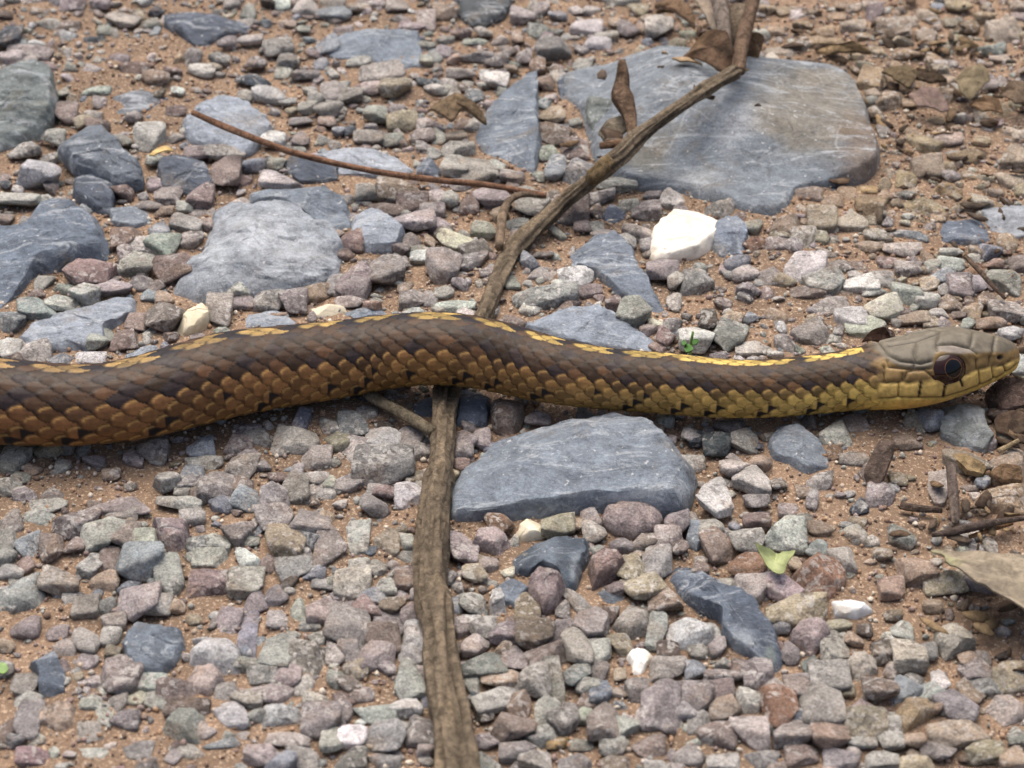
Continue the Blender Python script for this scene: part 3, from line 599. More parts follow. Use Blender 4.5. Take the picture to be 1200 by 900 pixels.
'F': '''430 47 135 105 10 w;500 102 128 98 -20 g;440 137 115 55 0 r;312 77 95 75 0 m;625 102 118 65 0 w;670 132 95 40 -20 g;520 187 118 65 0 m;700 82 75 65 0 m;790 137 98 88 0 g;790 47 85 55 0 p;880 37 55 52 0 g;910 77 95 55 0 b;940 32 85 48 0 w;870 102 65 45 0 t;860 157 85 65 0 g;940 167 75 65 0 t;980 107 95 75 0 m;925 122 52 42 0 m;1030 97 95 55 0 p;1010 172 34 65 0 n;700 192 128 88 -15 p;590 232 105 75 0 w;640 252 128 85 10 g;810 222 105 65 0 t;900 202 65 34 0 p;1080 237 95 55 0 t;1140 192 118 95 0 p;1130 87 118 75 20 g;1000 242 55 42 0 g;1150 277 78 55 20 w;165 287 100 108 20 g;50 292 118 98 0 w;260 332 138 65 0 p;170 227 85 55 0 t;330 217 75 55 0 t;450 282 128 88 0 m;370 322 85 65 0 m;130 355 65 30 0 m;520 297 65 42 0 g;90 227 75 65 0 n;140 162 65 52 0 r;690 272 95 60 0 D;1180 382 55 75 0 w;212 650 98 88 0 m;60 642 75 45 0 d;160 602 95 55 0 m;30 632 65 52 0 p;120 668 95 65 0 d;265 672 34 28 0 d;270 732 85 55 0 t;180 742 95 60 0 p;240 792 118 98 0 p;110 862 125 118 -20 w;590 592 118 65 0 m;535 632 108 85 0 g;520 675 75 105 0 R;600 722 95 45 0 m;690 842 105 88 0 m;900 822 75 118 0 p;620 882 65 65 0 d;480 797 95 65 0 m;330 802 65 55 0 r;260 862 85 55 0 m;370 892 65 55 0 m;790 657 95 45 0 t;1000 727 158 65 10 o;1140 752 105 85 0 t;1055 792 52 42 0 b;190 30 90 60 0 b;230 120 80 60 0 m;300 140 60 44 0 r;560 40 80 50 0 m;620 40 70 44 0 r;720 30 70 44 0 r;570 140 60 44 0 t;760 200 70 50 0 r;880 240 70 40 0 o;1070 160 60 50 0 t;1100 30 70 46 0 t;1180 30 60 50 0 m;1060 300 90 50 0 p;1150 470 90 70 0 r;1120 560 80 60 0 n;1150 640 80 60 0 o;1160 700 70 60 0 t;430 830 60 50 0 t;760 790 60 40 0 t''',
'G': '''270 40 148 105 0 m;20 110 75 115 0 g;90 120 95 95 0 b;350 87 118 115 20 g;265 122 75 65 0 r;445 77 85 108 0 r;420 5 130 50 0 m;180 132 85 95 0 r;325 192 70 90 20 g;385 172 62 95 0 r;475 182 158 118 25 b;595 232 95 138 -10 g;490 302 138 145 0 m;510 112 85 85 0 g;865 252 112 102 0 g;740 167 118 60 0 g;760 107 105 65 10 g;700 122 85 65 0 G;840 80 118 98 0 m;870 172 82 72 0 w;910 52 42 85 0 b;1000 112 138 105 10 o;960 25 135 105 0 m;1030 192 128 118 0 g;945 187 62 65 0 r;1105 212 75 75 0 b;1090 42 138 95 0 m;1165 132 105 165 0 m;1140 257 85 55 0 g;1185 242 65 65 0 g;1015 252 65 65 0 n;970 297 85 68 0 m;1140 342 108 115 0 m;905 322 85 85 0 m;985 387 85 65 0 g;1050 352 62 75 0 g;1090 402 75 45 0 g;872 437 65 165 0 b;800 392 98 75 0 m;215 247 128 88 0 m;90 192 65 55 0 r;40 212 85 65 0 g;245 305 48 52 0 g;305 332 85 85 0 m;375 337 62 62 0 g;400 382 85 55 0 m;370 247 95 62 0 t;545 332 105 85 0 g;200 427 75 52 0 m;300 462 95 65 15 g;390 442 65 55 0 g;230 482 75 55 0 m;400 492 52 52 0 o;310 532 65 55 0 m;265 567 52 48 0 G;90 412 95 65 0 m;980 492 108 138 10 g;1080 522 118 128 0 m;1110 447 65 52 0 g;1180 492 62 85 0 m;920 572 105 75 0 m;1010 582 95 62 0 p;1070 612 62 85 20 p;1110 662 85 65 0 p;960 642 138 75 0 m;870 652 105 85 0 m;800 637 95 65 0 g;430 582 138 125 -20 m;530 612 105 65 0 g;330 602 105 65 0 m;370 622 52 62 0 g;475 662 75 45 0 c;545 667 65 55 0 g;620 642 138 75 10 r;660 702 148 65 0 n;330 672 85 65 0 g;370 722 62 85 0 g;410 682 65 75 0 m;650 762 130 98 5 G;815 717 118 102 0 w;1130 742 128 95 0 m;1010 802 148 65 0 p;1180 802 95 95 0 g;90 742 105 125 0 m;90 612 85 75 0 m;100 662 95 55 0 g;310 782 105 65 0 m;20 772 55 95 0 r;130 802 62 52 0 g;800 782 52 42 0 g;850 787 52 38 0 p;780 817 125 45 0 b;440 742 95 60 0 m;730 770 66 62 0 m;20 560 60 60 0 m;20 470 60 44 0 t;180 520 50 46 0 t;420 520 50 46 0 m;690 380 60 40 0 t;620 330 60 50 0 t;1180 590 60 70 0 g;660 850 120 70 0 m;320 860 120 60 0 g;480 850 110 60 0 m;120 870 120 60 0 r;920 870 120 70 0 m;1060 870 110 70 0 g''',
'H': '''880 20 70 60 0 m;890 75 80 60 0 p;1180 40 80 80 0 m;1150 95 90 70 0 p;1070 110 90 60 0 r;985 115 80 55 0 m;1040 140 50 50 0 t;1190 120 60 50 0 r;55 92 85 138 0 g;110 132 52 72 0 d;160 112 85 105 0 o;220 102 80 72 0 g;230 162 85 45 0 g;120 202 80 70 0 g;60 192 75 75 0 p;40 252 118 105 0 c;160 272 72 52 0 g;240 232 95 105 0 r;110 302 95 55 0 b;260 442 95 118 -10 w;255 512 105 65 0 g;180 332 85 75 0 t;80 342 115 85 0 r;240 362 62 85 0 m;30 412 148 105 10 m;170 392 105 115 0 m;30 492 85 85 0 m;150 452 115 85 0 r;60 562 85 55 -20 o;120 522 125 85 0 m;230 602 100 125 -25 g;160 552 62 52 0 m;30 612 95 52 0 r;70 642 85 52 0 m;120 712 155 65 10 g;225 682 115 72 0 w;290 572 52 62 0 m;310 642 52 95 0 b;40 792 95 65 0 W;155 792 138 108 20 G;290 772 125 105 0 m;210 757 95 45 0 g;15 702 62 75 0 m;420 132 115 128 0 m;555 47 95 65 0 R;762 47 108 75 0 o;830 42 45 45 0 t;470 172 62 65 0 t;520 187 62 52 0 m;470 222 85 55 0 o;585 212 45 45 0 c;655 342 85 108 0 t;400 332 65 65 0 b;465 332 95 65 0 g;455 387 65 55 0 w;500 412 85 75 0 g;580 422 105 85 0 m;475 467 95 85 0 p;680 442 125 105 0 n;750 422 118 75 0 m;780 352 52 62 0 g;830 312 62 95 -30 g;870 402 125 95 30 m;815 422 52 55 0 g;1020 207 105 95 0 t;1110 182 95 95 0 m;1060 267 125 95 -20 o;1140 312 115 85 0 t;1110 422 62 138 10 G;980 462 85 75 0 o;900 492 95 75 0 g;830 482 118 115 10 m;825 572 95 105 0 G;750 602 65 135 0 g;670 602 118 95 -10 m;720 512 135 75 -20 r;580 492 75 52 0 t;610 522 85 85 0 m;500 542 148 82 -5 G;570 592 145 62 -5 t;460 612 52 65 0 g;870 612 85 52 0 m;910 562 62 75 0 m;910 642 75 65 0 b;860 667 62 52 0 t;985 682 52 28 0 d;540 662 155 95 -20 p;620 690 85 85 0 t;600 752 145 95 -10 r;725 702 85 95 0 g;780 742 105 85 0 m;805 702 75 45 20 g;860 712 62 52 0 g;930 742 125 135 0 r;1005 757 88 72 0 g;1060 722 52 55 30 p;1120 692 135 135 0 m;1150 622 85 65 0 g;1180 722 42 85 0 g;1150 552 125 85 0 g;1150 492 75 62 0 n;980 577 42 45 0 o;460 655 38 42 0 d;500 805 105 60 0 m;710 792 95 75 -40 g;760 812 75 52 0 O;840 822 85 42 0 g;420 410 60 60 0 m;440 560 60 50 0 m;420 480 60 60 0 r;500 720 70 50 0 n;960 270 60 40 0 r;940 370 70 50 0 r;1050 480 40 40 0 r;660 180 46 60 0 g;1040 630 80 60 0 m;960 830 100 60 0 m;1080 830 110 70 0 r;620 840 120 60 0 m;500 880 110 60 0 g;680 880 110 60 0 p;820 890 110 60 0 m;960 900 110 60 0 t;1120 900 100 60 0 g;30 880 110 70 0 m;150 880 110 60 0 g''',
'I': '''225 107 118 78 0 p;355 87 145 95 0 w;120 122 85 95 -20 r;470 137 75 65 0 G;770 87 85 75 0 G;560 162 95 95 0 p;700 152 65 45 0 t;820 202 125 95 0 t;735 267 85 75 0 t;920 257 138 75 -10 o;480 232 178 128 0 R;230 197 128 98 0 R;360 277 125 75 10 p;240 257 118 95 30 p;150 252 52 75 0 g;400 352 198 92 0 o;550 397 85 45 0 o;537 472 95 128 10 g;345 397 85 55 0 g;375 492 62 85 0 m;770 417 75 75 0 g;795 507 108 98 0 c;855 492 75 55 0 g;705 492 85 75 0 n;1040 562 125 75 0 m;905 592 60 75 0 w;690 622 115 85 0 r;1015 632 85 95 0 t;1060 612 115 60 0 G;1160 592 135 85 0 o;970 692 95 130 -30 m;1175 792 65 95 0 g;970 782 198 85 5 t;490 692 145 138 0 m;415 712 65 72 0 d;340 702 125 125 0 R;150 692 105 85 0 t;55 652 115 115 0 m;140 582 125 65 0 m;130 627 95 65 0 r;260 572 105 95 0 m;325 617 65 65 0 g;410 612 105 85 0 m;515 592 135 105 0 m;450 547 55 75 0 G;575 632 65 45 0 o;630 742 165 85 10 o;520 792 125 85 0 t;400 772 155 95 0 m;235 782 125 105 0 p;310 752 65 55 0 G;640 690 80 60 0 r;690 712 65 55 0 m;720 782 95 95 0 g;810 807 85 55 0 t;630 817 95 40 0 g;125 792 135 95 0 r;60 742 85 95 0 g;20 702 80 60 0 m;45 556 70 60 0 b;350 662 55 42 0 w;60 490 80 50 0 m;120 480 60 60 0 m;200 545 60 60 0 r;60 200 60 60 0 r;100 60 80 60 0 g;30 30 60 60 0 m;260 30 90 60 0 r;480 60 80 50 0 t;420 40 70 50 0 m;400 190 60 50 0 t;620 40 60 36 0 t;880 330 70 40 0 t;640 420 50 40 0 n;600 450 60 50 0 t;740 360 60 36 0 t;640 330 44 34 0 t;880 690 60 40 0 t;1000 520 60 46 0 t;900 840 120 60 0 m;1060 840 120 70 0 o;1160 870 90 60 0 t;700 870 110 60 0 g;560 870 120 60 0 m;420 860 110 60 0 r;280 870 120 60 0 m;140 880 110 60 0 g;20 860 90 70 0 m;820 900 110 60 0 t''',
}

def ico(sub):
    t = (1 + 5 ** .5) / 2
    v = [(-1, t, 0), (1, t, 0), (-1, -t, 0), (1, -t, 0), (0, -1, t), (0, 1, t), (0, -1, -t), (0, 1, -t), (t, 0, -1), (t, 0, 1), (-t, 0, -1), (-t, 0, 1)]
    f = [(0,11,5),(0,5,1),(0,1,7),(0,7,10),(0,10,11),(1,5,9),(5,11,4),(11,10,2),(10,7,6),(7,1,8),(3,9,4),(3,4,2),(3,2,6),(3,6,8),(3,8,9),(4,9,5),(2,4,11),(6,2,10),(8,6,7),(9,8,1)]
    v = [np.array(a) / np.linalg.norm(a) for a in v]
    for _ in range(sub):
        cache = {}; g = []
        def mid(a, b):
            k = (min(a, b), max(a, b))
            if k not in cache:
                m = v[a] + v[b]; v.append(m / np.linalg.norm(m)); cache[k] = len(v) - 1
            return cache[k]
        for a, b, c in f:
            x, y, z = mid(a, b), mid(b, c), mid(c, a)
            g += [(a, x, z), (b, y, x), (c, z, y), (x, y, z)]
        f = g
    return np.array(v), np.array(f)
ICO = [ico(k) for k in range(4)]

def pebble_shape(sub, rng, crisp=None):
    """unit stone: faceted like crushed gravel, its edges worn"""
    D, F = ICO[sub]
    n = rng.integers(5, 11)
    N = rng.normal(size=(n, 3)); N /= np.linalg.norm(N, axis=1, keepdims=True)
    N = np.vstack([N, np.eye(3), -np.eye(3)])
    d = np.concatenate([rng.uniform(0.6, 0.98, n), rng.uniform(0.92, 1.18, 6)])
    p = crisp or rng.uniform(18, 80)
    q = np.maximum(D @ N.T, 0) / d
    r = (q ** p).sum(1) ** (-1 / p)
    o_ = rng.uniform(0, 50)
    r = r * (1 + 0.09 * fbm(D * 1.9 + o_, 4, 4, 0.6) + 0.04 * np.round(3 * fbm(D * 1.5 + o_ * 2, 2, 9)) / 3)
    V = D * r[:, None]
    m = (V.max(0) - V.min(0)) / 2; c = (V.max(0) + V.min(0)) / 2
    return (V - c) / m, F

LIB = {}
def shape_from_lib(sub, rng):
    if sub not in LIB:
        g = np.random.default_rng(900 + sub); LIB[sub] = [pebble_shape(sub, g) for _ in range(90)]
    V, F = LIB[sub][rng.integers(90)]
    return (V * np.where(rng.random(3) < 0.5, 1, 1)), F

def rotz(V, a):
    c, s = math.cos(a), math.sin(a)
    return V @ np.array([[c, s, 0], [-s, c, 0], [0, 0, 1]])

traced = []
for tile, txt in PEB.items():
    for item in txt.split(';'):
        x, y, w, h, a, c = item.split()
        px, py = tpx(tile, float(x), float(y))
        k = cm_per_px(py)
        W = float(w) / 3 * k; Hs = float(h) / 3 * k
        traced.append(dict(px=px, py=py, W=W, H=Hs, a=-math.radians(float(a)), c=c, area=float(w) * float(h) * k * k))
# the photograph's size decides which 300 are told apart as single things
traced.sort(key=lambda d: -d['area'] / cm_per_px(d['py']) ** 2)

def place(d, sub, rng):
    """world-space pebble: V (cm), centre"""
    th = d['H'] * rng.uniform(0.95, 1.1) * 1.28          # depth on the ground
    hz = min(th, d['W']) * rng.uniform(0.46, 0.7)      # height
    th = max(th, 0.5 * hz)
    V, F = pebble_shape(sub, rng)
    V = rotz(V, 0) * np.array([d['W'] * 0.57, th * 0.56, hz * 0.56])
    V = rotz(V, d['a'])
    tx = rng.normal(0, 0.14); ca, sa = math.cos(tx), math.sin(tx)
    V = V @ np.array([[1, 0, 0], [0, ca, sa], [0, -sa, ca]])
    zc = hz * 0.56 * rng.uniform(0.35, 0.6)
    p = unproj(d['px'], d['py'], zc)
    return V, F, p

def stone_col(code, rng, spread=0.07):
    c = lin(*CO[code]) * rng.uniform(0.78, 1.22)
    return c * (1 + rng.normal(0, spread * 0.4, 3))

def side(dx, dy):
    if abs(dx) > abs(dy) * 1.2: return 'right of' if dx > 0 else 'left of'
    return 'below' if dy > 0 else 'above'

def pebble_label(d):
    ds = sorted(landmarks, key=lambda l: (l[0] - d['px']) ** 2 + (l[1] - d['py']) ** 2)[:3]
    ar = d['W'] / d['H']
    size = 'large' if d['rank'] < 70 else ('mid-sized' if d['rank'] < 180 else 'small')
    shape = 'elongated' if ar > 1.75 else ('upright' if ar < 0.75 else ('flattish' if ar > 1.4 else 'chunky'))
    r = [f"{side(d['px'] - l[0], d['py'] - l[1])} {l[2]}" for l in ds]
    return [f"{size} {CW[d['c']]} {shape} pebble {r[0]}", f"{size} {CW[d['c']]} {shape} pebble {r[0]}, {r[1]}", f"{CW[d['c']]} {shape} pebble {r[0]}, {r[1]}", f"{size} {CW[d['c']]} pebble {r[0]}, {r[2]}"]

for i, d in enumerate(traced): d['rank'] = i
N_SINGLE = 296
used = {}
for d in traced[:N_SINGLE]:
    opts = [t for t in pebble_label(d) if len(t.replace("'s", '').split()) <= 16]
    d['label'] = next((t for t in opts if t not in used), opts[0])
    used.setdefault(d['label'], []).append(d)
occ = []            # occupied ground: x, y, r
small_V, small_F, small_C = [], [], []
nv = 0
rngp = np.random.default_rng(55)
for i, d in enumerate(traced):
    V, F, p = place(d, 3 if i < N_SINGLE else 2, rngp)
    c = stone_col(d['c'], rngp)
    tanw = float(smooth(830, 960, d['px']) * smooth(340, 240, d['py'])) * 0.5
    if d['c'] not in 'bdBGW': c = c * (1 - tanw) + lin(164, 142, 112) * tanw
    occ.append((p[0], p[1], 0.5 * math.sqrt(d['W'] * d['H'] * 1.2)))
    if i < N_SINGLE:
        o = mesh_obj('pebble', V + p, F, M['white'] if d['c'] in 'W' else M['pebble'], np.tile(c, (len(V), 1)), loc=p)
        tag(o, d['label'], 'pebble', 'gravel pebbles around the snake')
    else:
        small_V.append(V + p); small_F.append(F + nv); small_C.append(np.tile(c, (len(V), 1))); nv += len(V)

# ------------------------------------------------------------------ the gravel between: too many to tell apart
snake_line = [(-20, 474), (0, 472), (50, 476), (100, 477), (133, 474), (200, 459), (267, 442), (333, 432), (400, 423), (433, 417), (500, 411), (533, 411), (567, 416), (600, 424), (633, 433), (667, 440), (700, 446), (733, 448), (800, 452), (867, 458), (933, 454), (1000, 447), (1080, 440), (1180, 420)]
def inside(poly, x, y):
    n = len(poly); r = False; j = n - 1
    for i in range(n):
        xi, yi = poly[i]; xj, yj = poly[j]
        if (yi > y) != (yj > y) and x < (xj - xi) * (y - yi) / (yj - yi) + xi: r = not r
        j = i
    return r
cells = {}
def put(x, y, r):
    cells.setdefault((int(x // 0.8), int(y // 0.8)), []).append((x, y, r))
for o_ in occ: put(*o_)
def free(x, y, r, slack):
    ci, cj = int(x // 0.8), int(y // 0.8)
    for a in (-1, 0, 1):
        for b in (-1, 0, 1):
            for (u, v, q) in cells.get((ci + a, cj + b), ()):
                if (x - u) ** 2 + (y - v) ** 2 < (slack * (r + q)) ** 2: return False
    return True
rp_box = [(p.min(0), p.max(0), p) for p in rock_polys]
def on_rock(x, y):
    for lo, hi, p in rp_box:
        if lo[0] <= x <= hi[0] and lo[1] <= y <= hi[1] and inside(p, x, y): return True
    return False
sandy = [(110, 572, 150, 34), (1020, 560, 110, 60), (230, 655, 70, 20), (200, 90, 110, 55), (150, 120, 120, 40), (100, 565, 90, 26), (60, 745, 60, 30), (220, 700, 60, 26), (150, 865, 120, 22), (1010, 590, 90, 60), (1040, 680, 70, 40), (1060, 150, 60, 40), (1130, 720, 70, 40), (930, 640, 60, 30), (580, 250, 40, 20), (640, 850, 60, 20), (960, 590, 60, 40)]
MIX_L = list('mmmmmmmrrrrppppggggggbbttow'); MIX_R = list('ttttttoooppprrrgggmmnR')
rngf = np.random.default_rng(77)
def fill(n, rmin, rmax, slack, sub, box, keep_sand):
    global nv
    x0, x1, y0, y1 = box
    R = np.sort(rmin * (rmax / rmin) ** (rngf.random(n) ** 1.4))[::-1]
    for r in R:
        x = rngf.uniform(x0, x1); y = rngf.uniform(y0, y1)
        qx, qy = proj(np.array([x, y, 0.1]))
        sand = any(((qx - a) / b) ** 2 + ((qy - e) / f) ** 2 < 1 for a, e, b, f in sandy)
        if sand and rngf.random() > keep_sand: continue
        if not free(x, y, r, slack) or on_rock(x, y): continue
        put(x, y, r)
        V, F = shape_from_lib(sub, rngf)
        fl = rngf.uniform(0.35, 0.8)
        V = rotz(V * np.array([r * rngf.uniform(0.95, 1.35), r * rngf.uniform(0.75, 1.0), r * fl]), rngf.uniform(0, 6.28))
        tx = rngf.normal(0, 0.25); ca, sa = math.cos(tx), math.sin(tx)
        V = V @ np.array([[1, 0, 0], [0, ca, sa], [0, -sa, ca]])
        right = smooth(820, 1050, qx) * smooth(520, 250, qy) * 0.75 + smooth(950, 1150, qx) * 0.4
        c = stone_col(MIX_R[rngf.integers(len(MIX_R))] if rngf.random() < right else MIX_L[rngf.integers(len(MIX_L))], rngf)
        z = float(ground_z(np.array([x]), np.array([y]))[0]) + r * fl * rngf.uniform(0.15, 0.6)
        small_V.append(V + np.array([x, y, z])); small_F.append(F + nv); small_C.append(np.tile(c, (len(V), 1))); nv += len(V)
fill(3000, 0.09, 0.22, 0.68, 2, (-12, 12, -10, 17), 0.08)
fill(8000, 0.04, 0.11, 0.68, 1, (-12, 12, -10, 17), 0.4)
fill(2200, 0.14, 0.36, 0.8, 1, (-30, -10.5, -14, 30), 1)
fill(2200, 0.14, 0.36, 0.8, 1, (10.5, 30, -14, 30), 1)
fill(2400, 0.14, 0.38, 0.8, 1, (-14, 14, 15, 32), 1)
fill(500, 0.14, 0.36, 0.8, 1, (-12, 12, -16, -9.5), 1)
tag(mesh_obj('gravel', np.vstack(small_V), np.vstack(small_F), M['pebble'], np.vstack(small_C)), 'small mixed mauve, grey and tan gravel lying between the larger pebbles', 'gravel', kind='stuff')
# sand grit: grains a pixel or two across
ng = 36000
D0, F0 = ICO[0]
gx = rngf.uniform(-12, 12, ng); gy = rngf.uniform(-10, 16.5, ng); gr = 0.012 * (4.6 ** (rngf.random(ng) ** 1.8))
gz = ground_z(gx, gy) + 0.02
sc3 = gr[:, None] * rngf.uniform(0.6, 1.3, (ng, 3))
GV = (D0[None] * sc3[:, None, :] + np.stack([gx, gy, gz], -1)[:, None, :] + rngf.normal(0, 0.12, (ng, 12, 3)) * gr[:, None, None])
GF = (F0[None] + (np.arange(ng) * 12)[:, None, None]).reshape(-1, 3)
pal = np.array([lin(*c) for c in ((164, 136, 112), (150, 122, 98), (134, 112, 96), (178, 162, 146), (150, 136, 130), (108, 92, 82), (198, 188, 174), (152, 152, 146), (140, 122, 116))])
GC = np.repeat(pal[rngf.integers(0, len(pal), ng)], 12, axis=0)
tag(mesh_obj('sand_grit', GV.reshape(-1, 3), GF, M['grit'], GC, smooth_shade=False), 'orange-tan coarse sand grains scattered over the ground', 'sand', kind='stuff')

# ------------------------------------------------------------------ the snake: one continuous body with its scales as relief
EDGE = np.array([  # photograph x, upper outline y, lower outline y
 (-40, 417, 524), (0, 419, 526), (33, 423, 528), (67, 426, 528), (100, 427, 527), (133, 424, 524), (167, 417, 519), (200, 407, 512), (233, 397, 503), (267, 388, 495), (300, 384, 488), (333, 381, 482),
 (367, 378, 477), (400, 375, 471), (433, 371, 464), (467, 367, 459), (500, 365, 456), (533, 366, 456), (567, 372, 461), (600, 381, 468), (633, 391, 475), (667, 400, 480), (700, 406, 483), (733, 410, 486),
 (767, 412, 488), (800, 415, 491), (833, 419, 493), (867, 422, 494), (900, 421, 493), (933, 418, 491), (967, 414, 488), (1000, 409, 485), (1033, 400, 483), (1050, 396, 482), (1067, 392, 480), (1083, 387, 477),
 (1100, 383, 472), (1117, 381, 467), (1133, 382, 462), (1150, 384, 456), (1165, 387, 450), (1177, 391, 445), (1185, 396, 440), (1190, 401, 434), (1193, 407, 427), (1194.5, 413, 421)], float)
EDGE[:, 0] -= 13.0 * smooth(1060, 1190, EDGE[:, 0])

def make_snake():
    ex = EDGE[:, 0]
    # dense stations in picture x, later re-spaced by true length
    xs = np.concatenate([np.linspace(-40, 1140, 500), np.linspace(1140.4, 1181.5, 140)])
    top = np.interp(xs, ex, EDGE[:, 1]); bot = np.interp(xs, ex, EDGE[:, 2])
    ker = np.exp(-np.linspace(-2, 2, 31) ** 2); ker /= ker.sum()
    m = xs < 1120
    for arr in (top, bot):
        pad = np.concatenate([np.full(15, arr[0]) - (np.arange(15, 0, -1) * 0.2), arr, np.full(15, arr[-1])])
        sm = np.convolve(pad, ker, 'valid')
        arr[m] = sm[m]
    rpx = (bot - top) / 2; cpy = (bot + top) / 2
    # height of the axis: belly on the pebbles, lifted where it crosses the stick, chin a little raised
    r0 = rpx * 0.0141
    belly = 0.16 + 0.22 * np.exp(-((xs - 525) / 70) ** 2) + 0.06 * np.exp(-((xs - 660) / 60) ** 2) + 0.22 * smooth(1040, 1190, xs)
    C = np.zeros((len(xs), 3)); R = np.zeros(len(xs))
    for k in range(len(xs)):
        z = belly[k] + r0[k] * (0.86 + 0.06 * float(smooth(950, 1060, xs[k])))
        p = unproj(xs[k], cpy[k], z)
        C[k] = p
        V = p - CAM
        R[k] = rpx[k] * (V[1] * CP - V[2] * SP) / FPX
    # the rest of the body, out of view: curves away and tapers to the tail
    t0 = C[0] - C[6]; t0 /= np.linalg.norm(t0)
    L = 30.0; nt = 300
    tail = []; p = C[0].copy(); ang = math.atan2(t0[1], t0[0])
    for k in range(1, nt + 1):
        f = k / nt
        ang += (-0.016 + 0.03 * math.sin(f * 9.0)) * (L / nt) / 0.1 * 0.35
        p = p + np.array([math.cos(ang), math.sin(ang), 0]) * (L / nt)
        rr = R[0] * (1 - smooth(0.25, 1.0, f) * 0.96)
        tail.append((p[0], p[1], 0.16 + rr * 0.86, rr))
    tail = np.array(tail)[::-1]
    C = np.vstack([tail[:, :3], C]); R = np.concatenate([tail[:, 3], R]); XS = np.concatenate([np.linspace(-1500, -41, nt), xs])
    s = np.concatenate([[0], np.cumsum(np.linalg.norm(np.diff(C, axis=0), axis=1))])
    s_in = s[nt]
    S1 = np.concatenate([np.linspace(0, s_in, 330, endpoint=False), np.arange(s_in, s[-1] - 0.9, 0.0215), s[-1] - 0.9 * (1 - np.linspace(0, 1, 120)) ** 1.6])
    S1 = np.unique(S1)
    C = np.stack([np.interp(S1, s, C[:, k]) for k in range(3)], -1)
    R = np.interp(S1, s, R); XS = np.interp(S1, s, XS); s = S1
    T = np.gradient(C, s, axis=0)
    kern = np.ones(9) / 9
    T = np.stack([np.convolve(np.pad(T[:, k], 4, 'edge'), kern, 'valid') for k in range(3)], -1)
    T /= np.linalg.norm(T, axis=1, keepdims=True)
    Bv = np.cross(np.array([0, 0, 1.0]), T); Bv /= np.linalg.norm(Bv, axis=1, keepdims=True)   # away from the camera (+y) when heading +x
    Nv = np.cross(T, Bv)
    roll = np.radians(14) + np.radians(7) * smooth(940, 1080, XS)
    N2 = Nv * np.cos(roll)[:, None] + Bv * np.sin(roll)[:, None]
    B2 = Bv * np.cos(roll)[:, None] - Nv * np.sin(roll)[:, None]
    hm = smooth(1000, 1060, XS)                       # how much it is a head
    sn = smooth(1120, 1190, XS)
    NA = 168
    th = np.linspace(-np.pi, np.pi, NA + 1)[:-1]       # 0 = back; + = towards the camera; seam on the belly
    th = th + 0.16 * np.sin(2 * th) * 0.0
    CT, ST = np.cos(th), np.sin(th)
    n = 2.05 + 0.75 * hm[:, None]
    w = R * (1.0 + 0.13 * hm - 0.05 * sn); ht = R * (0.98 - 0.05 * hm); hb = R * (0.86 + 0.0 * hm)
    sx = np.sign(ST) * np.abs(ST) ** (2 / n); cz = np.sign(CT) * np.abs(CT) ** (2 / n)
    lat = w[:, None] * sx
    ver = np.where(CT > 0, ht[:, None], hb[:, None]) * cz
    # head modelling: flat crown, brow, cheeks narrower above than at the lip
    lat = lat * (1 - 0.12 * hm[:, None] * np.clip(CT, 0, 1))
    base = C[:, None, :] + N2[:, None, :] * ver[..., None] - B2[:, None, :] * lat[..., None]
    # ------ outward normals of the smooth body
    dS = np.gradient(base, axis=0); dA = np.roll(base, -1, 1) - np.roll(base, 1, 1)
    nor = np.cross(dS, dA); nor /= (np.linalg.norm(nor, axis=2, keepdims=True) + 1e-9)
    out = base - C[:, None, :]
    nor *= np.sign((nor * out).sum(2, keepdims=True) + 1e-9)
    # ------ scales
    Lpx = np.interp(XS, [-1500, -40, 120, 300, 600, 1030], [20, 29, 28, 23.5, 20, 17])
    Lcm = Lpx * np.interp(XS, [0, 1200], [0.0141, 0.0141])
    I = np.concatenate([[0], np.cumsum(np.diff(s) / Lcm[1:])])
    I2 = np.broadcast_to(I[:, None], (len(s), NA)); TH = np.broadcast_to(th[None], (len(s), NA)); X2 = np.broadcast_to(XS[:, None], (len(s), NA))
    THM = math.radians(153)
    ua = np.abs(TH) / THM
    # rows are wider low on the flank than on the back
    v = 11.5 + np.sign(TH) * 11.5 * (ua + 0.42 * ua * (1 - ua))
    dors = np.abs(TH) < THM
    best = np.full(I2.shape, -0.30); bi = np.zeros(I2.shape, np.int64); bj = np.zeros(I2.shape, np.int64); edge = np.zeros(I2.shape); qd = np.zeros(I2.shape); tipv = np.zeros(I2.shape)
    jv = np.floor(v).astype(np.int64)
    for dj in (-1, 0, 1):
        j = jv + dj
        off = 0.5 * (np.abs(j - 11) % 2)
        q = v - (j + 0.5)
        ii = np.floor(I2 - off + 0.5).astype(np.int64)
        for di in (-1, 0, 1):
            i = ii + di
            c = i + off
            t = (c + 0.62 - I2) / 1.26                  # 0 at the front of the scale, 1 at its free tip towards the tail
            ok = (t > 0) & (t < 1) & (j >= 0) & (j <= 22)
            tt = np.clip(t, 1e-4, 1 - 1e-4)
            lower = np.clip((np.abs(j - 11) - 6) / 4.0, 0, 1)
            wid = 0.98 * np.minimum(1, (tt / 0.34)) ** 0.75 * np.where(tt > 0.5, np.maximum(0, 1 - ((tt - 0.5) / 0.5) ** (1.7 + 0.9 * lower)) ** 0.8, 1)
            e = np.abs(q) / np.maximum(wid, 1e-3)
            ok &= e < 1
            keel = 0.16 * np.exp(-(q / 0.13) ** 2) * (1 - 0.75 * lower) * smooth(0, .3, tt)
            hgt = tt * 0.85 - 0.42 * e ** 3 * (0.4 + 0.6 * tt) + keel - 0.5 * smooth(0.9, 1.0, tt)
            hgt = np.where(ok, hgt, -9)
            up = hgt > best
            best = np.where(up, hgt, best); bi = np.where(up, i, bi); bj = np.where(up, j, bj)
